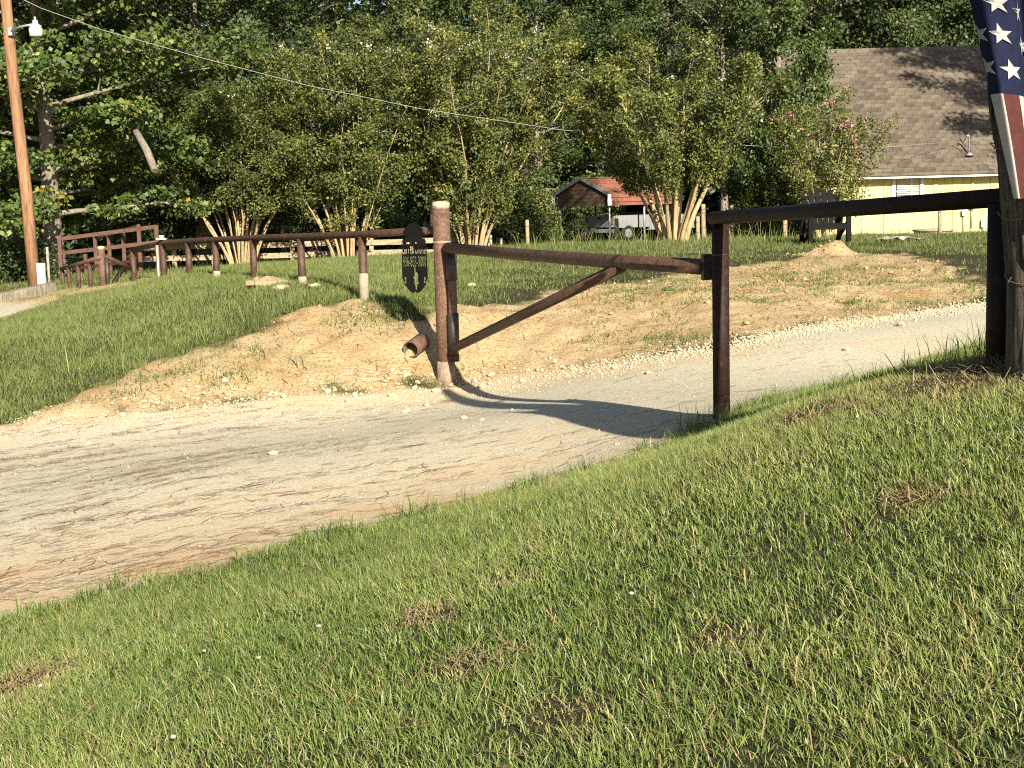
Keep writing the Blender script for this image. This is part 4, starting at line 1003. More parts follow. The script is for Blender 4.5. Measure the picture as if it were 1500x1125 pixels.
# --- crape myrtles: many smooth tan stems fanning from one foot
def myrtle(name, px, d, hgt, spread, nst, label, seed, stem_r=.05, flower='flower_white', nfl=30, leaf='olive', per=70, low=.34, tmu=.5, sprouts=False, base_w=.3):
    r = random.Random(seed)
    loc = pxloc(px, d); z0 = gz(*loc)
    root = Thing(name, label, 'tree', (loc[0], loc[1], z0))
    mb = MB(); twigs = MB(); tips = []; fl = []
    for i in range(nst):
        az = i * 2.399 + r.uniform(-.3, .3); f = math.sqrt((i + .5) / nst)
        out = spread * f * r.uniform(.8, 1.12)
        b = Vector((math.cos(az) * base_w * f * r.uniform(.6, 1), math.sin(az) * base_w * f * r.uniform(.6, 1), -.2))
        H_ = hgt * (1 - .24 * f * f) * r.uniform(.86, 1.04)
        pts = []
        n_ = 8
        for k in range(n_ + 1):
            g = k / n_
            e = g ** 1.35
            wob = .10 * math.sin(3.3 * g + i) * g
            ck = .07 * g * min(1, 2 * g)
            pts.append(Vector((r.uniform(-ck, ck) * 2, r.uniform(-ck, ck) * 2, 0)) + Vector((b.x + math.cos(az) * out * e + wob * math.sin(az), b.y + math.sin(az) * out * e + wob, b.z + H_ * g)))
        rr = stem_r * r.uniform(.5, 1.25)
        mb.tube(pts, [rr * (1 - .92 * (k / n_) ** .6) + .004 for k in range(n_ + 1)], 6, caps=False)
        for k in range(17):
            g = low + (1 - low) * (k + r.random()) / 16 if k < 16 else r.uniform(.12, low)
            if k == 16 and (not sprouts or r.random() < .45): continue
            x = g * n_; ii = min(int(x), n_ - 1); p = pts[ii].lerp(pts[ii + 1], x - ii)
            a2 = az + r.uniform(-1.5, 1.5); l2 = hgt * r.uniform(.05, .15) * (1.15 - .5 * g) * (.45 + .55 * float(smooth(low, low + .25, g)))
            q = p + Vector((math.cos(a2) * l2, math.sin(a2) * l2, l2 * r.uniform(.3, 1.1)))
            twigs.tube([p, p.lerp(q, .5) + Vector((0, 0, -.03)), q], [rr * .3, rr * .2, .004], 4, caps=False)
            tips.append((q, 1)); 
            if k % 2: tips.append((p.lerp(q, .5), 1))
            if g > .6: fl.append(q)
        tips.append((pts[-1], 1)); fl.append(pts[-1])
    off = root.loc
    link('stems', mbmesh(mb, 'stems', M['bark_tan']), None, root.o)
    link('twigs', mbmesh(twigs, 'twigs', M['bark_grey']), None, root.o)['kind'] = 'stuff'
    V_, F_, tint = leaves_for(tips, seed, int(per * 1.15), .30, .85, .092, .5, (0, 0, hgt * .45), tint_mu=tmu, spread=.8, upb=.5)
    me = np_mesh('crown', V_, [F_], {'tint': tint}); link('crown', me, M[leaf], root.o)
    if nfl:
        rr = np.random.default_rng(seed + 9)
        cs = [fl[r.randrange(len(fl))] for _ in range(nfl)]
        P = np.array([c[:] for c in cs]); idx = np.repeat(np.arange(len(P)), 26)
        P = P[idx] + rr.normal(0, .065, (len(idx), 3)) + np.array([0, 0, .08])
        V_, F_ = leaf_quads(P, .07, .9, np.tile([0, -.3, .4], (len(P), 1)), rr, 1)
        link('blossoms', np_mesh('blossoms', V_, [F_], {'tint': np.repeat(rr.random(len(P)), 4)}), M[flower], root.o)
    return root
myrtle('crape_myrtle', 352, 39.6, 5.0, 2.5, 22, 'crape myrtle with a tight sheaf of bare tan stems behind the pipe fence', 1, .052, nfl=0, leaf='olive', per=112, low=.46, tmu=.42, base_w=.30)
myrtle('crape_myrtle', 510, 39.8, 6.6, 2.7, 22, 'tall crape myrtle with many tan stems and olive leaves near the sign', 2, .05, nfl=12, per=108, low=.33, sprouts=True, base_w=.42)
myrtle('crape_myrtle', 690, 40.4, 7.1, 3.5, 30, 'widest olive crape myrtle with white blossoms rising behind the capped gate post', 3, .048, nfl=46, per=112, low=.22, tmu=.6, sprouts=True, base_w=.36)
myrtle('crape_myrtle', 985, 37.5, 5.4, 3.0, 16, 'crape myrtle with thick tan trunks in front of the carport', 4, .085, nfl=16, per=132, low=.36, tmu=.55, base_w=.36)
myrtle('crape_myrtle', 1208, 38, 3.9, 1.25, 14, 'pink-flowered crape myrtle with feathery sprays against the shingle roof', 5, .022, 'flower_pink', 26, 'olive', 40, .25, .6, base_w=.4)

# --- low bushes under the trees
def bush(px, d, wid, hei, mat, label, seed, n=120, per=62, size=.10):
    r = random.Random(seed); loc = pxloc(px, d); z0 = gz(*loc)
    root = Thing('bush', label, 'bush', (loc[0], loc[1], z0)); mb = MB(); tips = []
    for i in range(n):
        az = r.uniform(0, 6.283); f = math.sqrt(r.random()); el = r.random()
        p = Vector((math.cos(az) * wid * f * (1 - .35 * el), math.sin(az) * wid * .6 * f, hei * (el * (1 - .45 * f * f)) + .1))
        tips.append((p, 1))
        if i % 3 == 0: mb.tube([(p.x * .25, p.y * .25, -.1), (p.x * .6, p.y * .6, p.z * .6), p], [.018, .012, .004], 4, caps=False)
    link('stems', mbmesh(mb, 'stems', M['bark_dark']), None, root.o)
    V_, F_, tint = leaves_for(tips, seed, per, .32, .8, size, .6, (0, 0, 0), tint_mu=.5)
    link('foliage', np_mesh('foliage', V_, [F_], {'tint': tint}), M[mat], root.o)
bush(300, 45, 1.4, 2.1, 'olive', 'bright leafy bush growing left of the tight sheaf of tan stems', 61)
bush(430, 49, 1.4, 2.2, 'vine', 'leafy bush growing behind the board fence between two tan-stemmed trees', 62)
bush(590, 49, 1.5, 1.8, 'oak', 'dark bush growing behind the hanging sign', 63)
bush(745, 47, 1.5, 2.0, 'vine', 'green bush growing between the gate post and the lone wooden post', 64)
bush(786, 50, 1.0, 2.4, 'olive', 'olive bush growing left of the carport posts', 65)
bush(850, 74, 2.2, 2.2, 'vine', 'sunny green bush growing beyond the open carport', 66)
bush(1110, 42, 1.2, 1.3, 'olive', 'yellow-green bush growing behind the white weathered post', 67)
bush(1165, 41, 1.0, 2.3, 'olive', 'upright bush growing left of the black slatted chair', 68)
bush(670, 50, 1.2, 1.7, 'oak', 'dark bush growing just behind the capped gate post', 69)
bush(-5, 33, 1.6, 1.0, 'oak', 'shaded bush growing at the foot of the sweetgum', 70)

# broken pale limb hanging in the oak
a, b = at(199, 192, 31.9), at(227, 250, 31.3)
o = MB().tube([a, a.lerp(b, .5) + Vector((.03, 0, .02)), b], [.07, .085, .075], 9, jit=.2).build('broken_limb', M['bark_grey'], None)
tag(o, 'pale broken tree limb caught among dark oak leaves', 'limb')

# ------------------------------------------------------------------ flag tree by the driveway fence
tb = at(1552, 520, 6.85); tz = gz(tb.x, tb.y)
lean = Vector((-.115, .02, 1.0))
t = Thing('tree_trunk', 'leaning stringy-barked dead trunk wound with wire beside the dark fence post', 'tree', (tb.x, tb.y, tz))
tp = [Vector((tb.x, tb.y, tz - .2)) + lean * k for k in (0, .25, .6, 1.0, 1.5, 2.1, 2.8, 3.4, 3.9)]
MB().tube(tp, [.26, .205, .175, .165, .155, .15, .14, .12, .07], 26, jit=.14, seed=4).build('trunk', M['cedar'], t)
rw = random.Random(3)
for k in range(34):                                            # loose bark strips
    a_ = rw.uniform(0, 6.283); z1 = rw.uniform(.05, 2.6); ln = rw.uniform(.25, .7)
    pts = []
    for j in range(4):
        q = tp[0] + lean * (z1 + .2 + ln * j / 3); rad = .168 + .015 * math.sin(j) - .012 * z1 + (.05 if z1 < .3 and j == 0 else 0)
        pts.append(q + Vector((math.cos(a_ + .05 * j), math.sin(a_ + .05 * j), 0)) * rad)
    MB().tube(pts, [.008, .013, .013, .006], 5).build('bark_strip', M['cedar'], t)
for zz in (.42, .72, 1.05):
    c = tp[0] + lean * (zz + .2)
    pts = [c + Vector((math.cos(a_) * .185, math.sin(a_) * .185, .02 * math.sin(3 * a_))) for a_ in np.linspace(0, 6.283, 22)]
    w_ = MB().tube(pts, .0028, 5).build('barbed_wire', M['wire'], t)
    for a_ in (3.3, 4.2, 5.1):
        q = c + Vector((math.cos(a_), math.sin(a_), 0)) * .185
        MB().tube([q + Vector((-.012, -.02, -.015)), q + Vector((.012, -.01, .02))], .0022, 4).build('barb', M['wire'], t, w_)
# limbs above the picture
for k, (a_, l_) in enumerate(((.3, .35), (2.2, .3), (4.0, .3))):
    q = tp[7] + Vector((0, 0, -.3 + .2 * k)); e = q + Vector((math.cos(a_) * l_, math.sin(a_) * l_, .5 * l_))
    MB().tube([q, q.lerp(e, .5) + Vector((0, 0, .06)), e], [.045, .03, .012], 8).build('limb', M['cedar'], t)

def flag():
    # a flag hung by its short edge from a bracket on the trunk: the field of stars above, stripes running down
    top = 3.30; bot = at(1480, 291, 6.55).z
    yb = 6.55
    FU, FX = [0, 1, 2, 3, 13], [0, .030, .115, .185, .62]
    def S(u, v):
        """u 0..1 across, v 0 (top) .. 1 (bottom)"""
        zl = top + (bot - top) * v
        fr = max(0.0, (CAMZ + 0.92 - zl) / (0.92))                  # how far down the visible part
        xl = 2.09 + 0.17 * fr                                       # edge leans in toward the trunk as it falls
        x = xl + float(np.interp(u * 13, FU, FX)) * (1 - .12 * fr)
        f1 = math.sin(u * 19 + v * 3.0 + .6) * (.045 + .04 * v) + math.sin(u * 43 + 4 * v) * .016 - .02 * max(0, 1 - u * 13)
        y = yb - .02 + f1 - .05 * math.sin(u * 3.1) - .10 * (1 - v) * math.sin(u * 7 - v * 5) * .5
        z = zl - .05 * math.sin(u * 2.6) * (1 - v) * 2 + .012 * math.sin(u * 22) * (1 - v)
        return Vector((x, y, z))
    root = Thing('flag', 'flag of white stars on blue over red and white stripes hanging on the leaning trunk', 'flag', S(.5, 1))
    vc = 1 - (at(1450, 138, yb).z - bot) / (top - bot)               # where the blue field ends
    vc = (top - at(1450, 139, yb).z) / (top - bot)
    nu, nv = 130, 60
    def sheet(name, sel, mat, u0, u1, v0, v1, nu_, nv_):
        mb = MB(); V_ = [S(u0 + (u1 - u0) * i / nu_, v0 + (v1 - v0) * j / nv_) for i in range(nu_ + 1) for j in range(nv_ + 1)]
        F_ = [(i * (nv_ + 1) + j, i * (nv_ + 1) + j + 1, (i + 1) * (nv_ + 1) + j + 1, (i + 1) * (nv_ + 1) + j) for i in range(nu_) for j in range(nv_)]
        mb.add(V_, F_, True); return mb.build(name, mat, root)
    sheet('star_field', None, M['flag_blue'], 0, 7 / 13, 0, vc, 40, 44)
    for k in range(13):
        u0, u1 = k / 13, (k + 1) / 13
        # stripes: white hem edge first in sight
        mat = M['flag_white'] if k % 2 == 0 else M['flag_red']
        sheet('stripe', None, mat, u0, u1, vc if k < 7 else 0, 1, 10, 40)
    sz = .050
    for spx, spy in ((1431, 50), (1457, 50), (1500, 58), (1542, 52), (1440, 99), (1473, 102), (1517, 100), (1452, 3), (1489, 8), (1530, 4), (1434, -44), (1470, -40), (1512, -44), (1450, -92), (1492, -92), (1532, -92)):
            q = at(spx, spy, yb); v = (top - q.z) / (top - bot)
            us = np.linspace(0.004, 7 / 13 - .02, 200); u = us[np.argmin([abs(S(k, v).x - q.x) for k in us])]
            P = []
            for k in range(10):
                a_ = math.pi / 2 + k * math.pi / 5 + .15; r_ = sz if k % 2 == 0 else sz * .40
                du, dv = math.cos(a_) * r_ / .9, -math.sin(a_) * r_ / (top - bot)
                P.append(S(min(max(u + du, 0), 7 / 13), v + dv) + Vector((0, -.007, 0)))
            P.append(S(u, v) + Vector((0, -.007, 0)))
            MB().add(P, [(10, k, (k + 1) % 10) for k in range(10)]).build('star', M['flag_white'], root)
    a_, b_ = S(0, 0) + Vector((-.06, -.01, .01)), S(1, 0) + Vector((.06, .03, .01))
    MB().tube([a_, a_.lerp(b_, .5), b_], .012, 10).build('hanging_rod', M['galv'], root)
flag()

# ------------------------------------------------------------------ rocks and gravel
def rock_mesh(seed, name='rock_shape', n=1):
    bm = bmesh.new(); bmesh.ops.create_icosphere(bm, subdivisions=n, radius=1)
    r = random.Random(seed); ax_ = (r.uniform(.8, 1.25), r.uniform(.7, 1.1), r.uniform(.5, .8))
    for v_ in bm.verts:
        k = 1 + r.uniform(-.2, .16); v_.co = Vector((v_.co.x * ax_[0] * k, v_.co.y * ax_[1] * k, v_.co.z * ax_[2] * k))
    me = bpy.data.meshes.new(name); bm.to_mesh(me); bm.free(); return me
RM = [rock_mesh(k) for k in range(7)]
for me in RM: me.materials.append(M['stone'])
rs = random.Random(77)
spots = []
for k in range(900):                                            # along the outer edge of the gravel
    px = rs.uniform(150, 1450)
    base = np.interp(px, [0, 150, 300, 450, 560, 655, 800, 900, 1050, 1250, 1450], [620, 603, 590, 578, 572, 562, 543, 530, 506, 471, 440])
    py = base + rs.gauss(0, 9 if px < 1000 else 4) - (6 if px < 900 else 0)
    wgt = 1.0 if 560 < px < 760 else (.75 if px < 560 else .45)
    if rs.random() < wgt: spots.append((px, py, rs.uniform(.012, .034) * (1.0 if px < 950 else .7)))
for px, py, s in ((416, 580, .05), (575, 583, .06), (700, 572, .05), (640, 575, .06), (612, 560, .04), (520, 580, .05), (480, 575, .05), (695, 560, .055), (720, 548, .05), (765, 560, .05), (595, 552, .06), (575, 548, .05), (330, 565, .06), (270, 575, .055), (300, 600, .05), (230, 590, .05), (950, 548, .04), (900, 541, .05), (595, 605, .06), (680, 614, .04), (705, 618, .035), (750, 603, .03), (625, 596, .04), (1320, 478, .06), (180, 610, .05), (470, 607, .04), (510, 590, .05), (130, 650, .03), (400, 667, .045), (1240, 515, .05)):
    spots.append((px, py, s))
spots = spots[-30:] + spots[:-30]
for px, py, s in spots[:290]:
    x, y = hit(px, py)
    o = bpy.data.objects.new('stone', rs.choice(RM)); C.objects.link(o)
    o.location = (x, y, gz(x, y) + s * .32); o.scale = (s, s, s); o.rotation_euler = (rs.uniform(-.3, .3), rs.uniform(-.3, .3), rs.uniform(0, 6.28))
    if sdist(DRIVE, np.array([x]), np.array([y]))[0] > .45: lb = ('lone pale limestone rock lying out on the open gravel', 'lone rocks on the open gravel')
    elif px < 545: lb = ('pale limestone rock on the sandy toe of the grassy bank', 'limestone rocks below the grassy bank')
    elif px < 780: lb = ('pale limestone rock lying around the foot of the capped gate post', 'limestone rocks around the gate post')
    else: lb = ('pale limestone rock on the gravel edge behind the swing gate', 'limestone rocks behind the gate')
    tag(o, lb[0], 'stone', lb[1])

def scatter_gravel():
    r = np.random.default_rng(8)
    fe_ = np.array(FAR_EDGE); seg = np.hypot(*np.diff(fe_, axis=0).T); cum = np.concatenate([[0], np.cumsum(seg)])
    n1 = 4200
    s_ = r.uniform(0, cum[-1], n1); x1 = np.interp(s_, cum, fe_[:, 0]); y1 = np.interp(s_, cum, fe_[:, 1]) + r.normal(0, .33, n1) - .15
    n2 = 9000
    x2 = r.uniform(-7, 7.5, n2); y2 = r.uniform(7, 19, n2)
    keep = sdist(DRIVE, x2, y2) > .1; x2, y2 = x2[keep], y2[keep]
    n3 = 1300                                                   # heavier band where the gravel meets the bare bank, uphill
    px = r.uniform(1000, 1450, n3); 
    e = np.interp(px, [1000, 1250, 1450], [0.55, .78, 1.0]) * cum[-1]
    x3 = np.interp(e, cum, fe_[:, 0]) + r.normal(0, .3, n3); y3 = np.interp(e, cum, fe_[:, 1]) + r.normal(-.25, .22, n3)
    x = np.concatenate([x1, x2, x3]); y = np.concatenate([y1, y2, y3])
    s = np.concatenate([r.uniform(.006, .021, len(x1)), (r.pareto(3.0, len(x2)) * .004 + .003).clip(.003, .016), r.uniform(.009, .024, n3)])
    z = G(x, y) + s * .3
    octa = np.array([(1, 0, 0), (0, 1, 0), (-1, 0, 0), (0, -1, 0), (0, 0, .75), (0, 0, -.6)])
    of = np.array([(0, 1, 4), (1, 2, 4), (2, 3, 4), (3, 0, 4), (1, 0, 5), (2, 1, 5), (3, 2, 5), (0, 3, 5)])
    n = len(x)
    jit = r.uniform(.65, 1.3, (n, 6, 1)); a = r.uniform(0, 6.28, n); ca_, sa_ = np.cos(a)[:, None], np.sin(a)[:, None]
    B = octa[None] * jit
    Bx = B[..., 0] * ca_ - B[..., 1] * sa_; By = B[..., 0] * sa_ + B[..., 1] * ca_
    V_ = np.stack([Bx * s[:, None] + x[:, None], By * s[:, None] + y[:, None], B[..., 2] * s[:, None] + z[:, None]], -1).reshape(-1, 3)
    F_ = (np.arange(n)[:, None, None] * 6 + of[None]).reshape(-1, 3)
    o = link('gravel', np_mesh('gravel', V_, [F_]), M['stone']); tag(o, 'crushed pale gravel scattered over the driveway', 'gravel', kind='stuff')
scatter_gravel()
def scatter_clods():
    r = np.random.default_rng(18); N = 9000
    x = r.uniform(-5.5, 8.5, N); y = r.uniform(15, 24, N)
    keep = (sdist(SAND, x, y) > .05) & (r.random(N) < np.clip(.3 + 1.1 * fbm(x, y, .7, 3, 44), .05, 1)); x, y = x[keep], y[keep]
    mx = MOUND[0] + r.normal(0, .4, 260); my = MOUND[1] + r.normal(0, .4, 260); x = np.concatenate([x, mx]); y = np.concatenate([y, my])
    n = len(x); s = (r.pareto(2.6, n) * .010 + .007).clip(.006, .05); z = G(x, y) + s * .2
    octa = np.array([(1, 0, 0), (.3, .9, .1), (-.9, .2, 0), (-.1, -1, 0), (.1, 0, .8), (0, 0, -.6)])
    of = np.array([(0, 1, 4), (1, 2, 4), (2, 3, 4), (3, 0, 4), (1, 0, 5), (2, 1, 5), (3, 2, 5), (0, 3, 5)])
    B = octa[None] * r.uniform(.6, 1.35, (n, 6, 1)); a = r.uniform(0, 6.28, n); ca_, sa_ = np.cos(a)[:, None], np.sin(a)[:, None]
    V_ = np.stack([(B[..., 0] * ca_ - B[..., 1] * sa_) * s[:, None] + x[:, None], (B[..., 0] * sa_ + B[..., 1] * ca_) * s[:, None] + y[:, None], B[..., 2] * s[:, None] + z[:, None]], -1).reshape(-1, 3)
    F_ = (np.arange(n)[:, None, None] * 6 + of[None]).reshape(-1, 3)
    o = link('dirt_clods', np_mesh('dirt_clods', V_, [F_]), M['clod']); tag(o, 'small clods of sandy earth strewn over the bare bank', 'dirt', kind='stuff')
M['clod'] = mottled('sandy_clod', (0.38, 0.225, 0.10), (0.50, 0.35, 0.19), 3, 0.95, (0.30, 0.18, 0.09), 20, 0.5, 0.01)
scatter_clods()
# larger rocks in the grass on the bank
for (px, py, d, s, lab) in ((392, 424, 20.6, (.30, .22, .15), 'large flat tan sandstone rock in the grass on the bank'),
                            (377, 412, 21.3, (.07, .06, .08), 'small upright pale stone at the end of the sandstone rock'),
                            (412, 416, 20.0, (.13, .10, .09), 'round pale stone leaning on the sandstone rock'),
                            (462, 413, 19.9, (.10, .06, .05), 'white stone in the grass between two fence posts'),
                            (692, 433, 20.5, (.05, .05, .05), 'lone white stone in the grass just past the gate hinge')):
    p = at(px, py, d); me = rock_mesh(int(px), n=2); [setattr(v_, 'co', v_.co * (1 + .08 * math.sin(5 * v_.co.x + 3 * v_.co.z) * math.cos(4 * v_.co.y))) for v_ in me.vertices]; me.materials.append(M['boulder'] if s[0] > .2 else M['stone'])
    o = bpy.data.objects.new('rock', me); C.objects.link(o); o.scale = s; o.rotation_euler = (0, 0, .5); o.location = (p.x, p.y, gz(p.x, p.y) + s[2] * .15)
    tag(o, lab, 'rock')

# ------------------------------------------------------------------ grass and litter
def blades(x, y, hgt, wid, tint, r, lean=.5, z=None, seg=2, base_dir=None, dirw=0):
    n = len(x)
    if z is None: z = G(x, y)
    a = r.uniform(0, 6.283, n); ld = np.stack([np.cos(a), np.sin(a)], 1)
    if base_dir is not None:
        ld = ld + np.array(base_dir) * dirw; ld /= np.linalg.norm(ld, axis=1)[:, None] + 1e-6
    b = r.uniform(0, 6.283, n); wd = np.stack([np.cos(b), np.sin(b), np.zeros(n)], 1) * (wid * .5)[:, None]
    le = np.abs(r.normal(0, lean, n)) + (.08 if base_dir is None else .16)
    base = np.stack([x, y, z - .01], 1)
    def pt(f, bend):
        hor = ld * (hgt * le * bend)[:, None]
        return base + np.concatenate([hor, (hgt * f * np.sqrt(np.clip(1 - .45 * le * bend, .15, 1)))[:, None]], 1)
    if seg == 1:
        tip = pt(1.0, 1.0)
        V_ = np.stack([base - wd, base + wd, tip], 1).reshape(-1, 3)
        return V_, [np.arange(3 * n).reshape(-1, 3)], np.repeat(tint, 3)
    mid = pt(.58, .38); tip = pt(1.0, 1.0)
    V_ = np.stack([base - wd, base + wd, mid - wd * .8, mid + wd * .8, tip], 1).reshape(-1, 3)
    i = np.arange(n)[:, None] * 5
    return V_, [i + np.array([[0, 1, 3, 2]]), i + np.array([[2, 3, 4]])], np.repeat(tint, 5)

def lawn():
    r = np.random.default_rng(1)
    N = 720000
    d = np.sqrt(r.uniform(2.6 ** 2, 13.2 ** 2, N)); u = r.uniform(-1, 1, N)
    x = u * (.375 * d + .8) + .03 * d; y = d
    keep = (sdist(DRIVE, x, y) + .18 * fbm(x, y, .9, 4, 3) + .16 * fbm(x, y, 3.5, 3, 9) < r.normal(-.02, .07, N)) & (y < 13)
    dens = np.clip(1.15 - .055 * (d - 3), .55, 1)
    patch = fbm(x, y, .75, 4, 61); fine = fbm(x, y, 3.0, 3, 62)
    keep &= r.random(N) < dens * np.clip(1.05 + .7 * fine, .6, 1)
    dead = np.zeros(N)
    for px, py, rd in ((1190, 612, .22), (1330, 742, .12), (620, 915, .14), (690, 980, .13), (30, 1000, .22), (1440, 535, .5), (840, 1050, .12), (740, 860, .1), (1060, 940, .12)):
        qx, qy = hit(px, py); dead = np.maximum(dead, np.exp(-((x - qx) ** 2 + (y - qy) ** 2) / rd ** 2))
    keep &= r.random(N) > dead * .5
    x, y, d, patch, fine, dead = [q[keep] for q in (x, y, d, patch, fine, dead)]
    n = len(x)
    hgt = r.uniform(.030, .070, n) * (1 + .38 * fine) * (1 - .5 * dead) * np.where(r.random(n) < .04, 1.6, 1)
    wid = r.uniform(.0026, .0052, n) * (1 + .045 * (d - 3.5))
    tint = np.clip(.56 + .26 * patch + r.normal(0, .17, n) + .5 * dead, 0, .9)
    tint = np.where(r.random(n) < .05 + .25 * np.clip(fine * .4 + .1, 0, 1) + .4 * dead, r.uniform(.78, 1, n), tint)
    nr = d < 6.5
    V_, F_, t_ = blades(x[nr], y[nr], hgt[nr], wid[nr], tint[nr], r, .62, base_dir=(-.95, .15), dirw=.62)
    V2, F2, t2 = blades(x[~nr], y[~nr], hgt[~nr], wid[~nr], tint[~nr], r, .62, seg=1, base_dir=(-.95, .15), dirw=.62)
    F_ = F_ + [f + len(V_) for f in F2]; V_ = np.concatenate([V_, V2]); t_ = np.concatenate([t_, t2])
    o = link('lawn_grass', np_mesh('lawn_grass', V_, F_, {'tint': t_}), M['lawn']); tag(o, 'mown green lawn grass with straw-coloured patches sloping to the driveway', 'grass', kind='stuff')
    print('lawn blades', n)
lawn()

def edge_tufts():
    r = np.random.default_rng(4); xs, ys, hs = [], [], []
    ne = np.array(NEAR_EDGE + [(2.2, 11.4), (3.2, 12.2)])
    for k in range(70):
        s_ = r.uniform(0, len(ne) - 1.01); i = int(s_); p = ne[i] + (ne[i + 1] - ne[i]) * (s_ - i) + r.normal(0, .07, 2) + np.array([.06, -.10])
        m = r.integers(10, 30); xs.append(p[0] + r.normal(0, .035, m)); ys.append(p[1] + r.normal(0, .035, m)); hs.append(r.uniform(.06, .17, m))
    for px, py, rad, m in ((1420, 520, .22, 60), (1380, 528, .18, 40), (1450, 523, .1, 50), (1190, 608, .12, 50), (600, 765, .07, 40), (1300, 548, .3, 50), (1030, 622, .12, 60)):
        qx, qy = hit(px, py); xs.append(qx + r.normal(0, rad, m)); ys.append(qy + r.normal(0, rad * .7, m)); hs.append(r.uniform(.08, .26, m))
    x, y, h_ = map(np.concatenate, (xs, ys, hs)); n = len(x)
    V_, F_, t_ = blades(x, y, h_, r.uniform(.004, .007, n), np.clip(r.normal(.4, .18, n), 0, .85), r, .75)
    o = link('edge_grass', np_mesh('edge_grass', V_, F_, {'tint': t_}), M['lawn']); tag(o, 'longer ragged grass tufts along the lawn edge of the driveway', 'grass', kind='stuff')
edge_tufts()

def far_grass():
    r = np.random.default_rng(2)
    # bank between the driveway and the long fence
    N = 230000
    y = r.uniform(14.5, 29, N); x = r.uniform(-.44, 0.02, N) * y - .2
    g, s = masks(x, y)
    fine = fbm(x, y, 1.2, 4, 71)
    keep = (g < .3) & (r.random(N) > smooth(-.08, .02, x / y)) & (s < r.uniform(.05, 1.15, N)) & (r.random(N) < np.clip(.55 - sdist(SAND, x, y) * .7, 0, 1)) & (r.random(N) < np.clip(1.25 + .6 * fine, .3, 1) * np.clip(22 / y, .4, 1))
    x, y, fine = x[keep], y[keep], fine[keep]; n = len(x)
    edge = smooth(.7, .0, -sdist(SAND, x, y))
    hgt = r.uniform(.045, .115, n) * (1 + .5 * fine) * (1 + .15 * edge)
    tint = np.clip(.58 + .15 * fine - .15 * edge + r.normal(0, .16, n), 0, 1)
    V_, F_, t_ = blades(x, y, hgt, r.uniform(.006, .011, n), tint, r, .55, seg=1)
    # seed stalks
    o = link('bank_grass', np_mesh('bank_grass', V_, F_, {'tint': t_}), M['bank_grass']); tag(o, 'bright green grass covering the bank below the long pipe fence', 'grass', kind='stuff')
    # yard
    N = 330000
    y = 17 + (r.random(N) ** 1.35) * 33; x = r.uniform(-.42, .46, N) * y
    keep = r.random(N) < np.maximum(smooth(-.08, .02, x / y), smooth(25, 29, y))
    g, s = masks(x, y)
    fine = fbm(x, y, .55, 5, 81); f2 = fbm(x, y, 2.4, 3, 82)
    right_ = smooth(2, 7, x) * smooth(32, 22, y)
    sdd = -sdist(SAND, x, y); blend = smooth(-.7, 2.2, sdd + 1.0 * f2)
    cover = blend * np.clip(1.0 + .5 * fine - 1.1 * right_ * (.55 - 1.2 * fine), .05, 1)
    keep &= (g < .25) & (s < r.uniform(.1, 1.6, N)) & (r.random(N) < cover)
    x, y, fine, f2 = x[keep], y[keep], fine[keep], f2[keep]; n = len(x)
    tallz = smooth(29, 36, y)
    hgt = r.uniform(.035, .085, n) * (1 + .6 * f2) * (1 + 1.0 * tallz) * np.where(r.random(n) < .03, 2.0, 1)
    tint = np.clip(.5 + .2 * fine + r.normal(0, .18, n) + .1 * smooth(24, 18, y), 0, 1)
    V_, F_, t_ = blades(x, y, hgt, r.uniform(.009, .016, n) * (1 + .03 * (y - 20)), tint, r, .6, seg=1)
    o = link('yard_grass', np_mesh('yard_grass', V_, F_, {'tint': t_}), M['yard_grass']); tag(o, 'sunny pale green grass of the yard beyond the pipe gate', 'grass', kind='stuff')
    # sparse tufts on the bare bank
    xs, ys, hs = [], [], []
    for k in range(420):
        px = r.uniform(180, 1440) if k < 150 else r.uniform(850, 1440); py = r.uniform(380, 560) if k < 150 else r.uniform(365, 450)
        qx, qy = hit(px, py)
        if sdist(SAND, np.array([qx]), np.array([qy]))[0] < .1: continue
        if px < 900 and r.random() < .55: continue
        m = r.integers(6, 46); rd = r.uniform(.04, .22); xs.append(qx + r.normal(0, rd, m)); ys.append(qy + r.normal(0, rd, m)); hs.append(r.uniform(.03, .10, m))
    for px, py, rd, m in ((700, 440, .3, 220), (560, 462, .22, 200), (590, 448, .3, 260), (640, 432, .3, 240), (960, 495, .22, 160), (1030, 500, .2, 110), (1435, 420, .35, 320), (330, 558, .2, 160), (260, 552, .16, 110), (205, 570, .2, 130), (510, 470, .18, 120), (900, 430, .4, 200), (1000, 420, .5, 160), (1150, 410, .4, 140), (1250, 440, .15, 60), (1280, 400, .5, 220), (860, 500, .12, 50), (1130, 385, .5, 200)):
        qx, qy = hit(px, py); xs.append(qx + r.normal(0, rd, m)); ys.append(qy + r.normal(0, rd, m)); hs.append(r.uniform(.04, .11, m))
    x, y, h_ = map(np.concatenate, (xs, ys, hs)); n = len(x)
    V_, F_, t_ = blades(x, y, h_, r.uniform(.007, .012, n), np.clip(r.normal(.4, .2, n), 0, 1), r, .8)
    o = link('bank_weeds', np_mesh('bank_weeds', V_, F_, {'tint': t_}), M['bank_grass']); tag(o, 'sparse weed tufts growing on the bare sandy bank', 'grass', kind='stuff')
    # tall seed stalks and long yard stems
    xs, ys, hs = [], [], []
    for k in range(260):
        yy = r.uniform(33, 40); xx = at(r.uniform(760, 1160), 350, yy).x; xs.append(xx); ys.append(yy); hs.append(r.uniform(.3, .75))
    for k in range(70):
        qx, qy = hit(r.uniform(0, 460), r.uniform(420, 560)); xs.append(qx); ys.append(qy); hs.append(r.uniform(.22, .45))
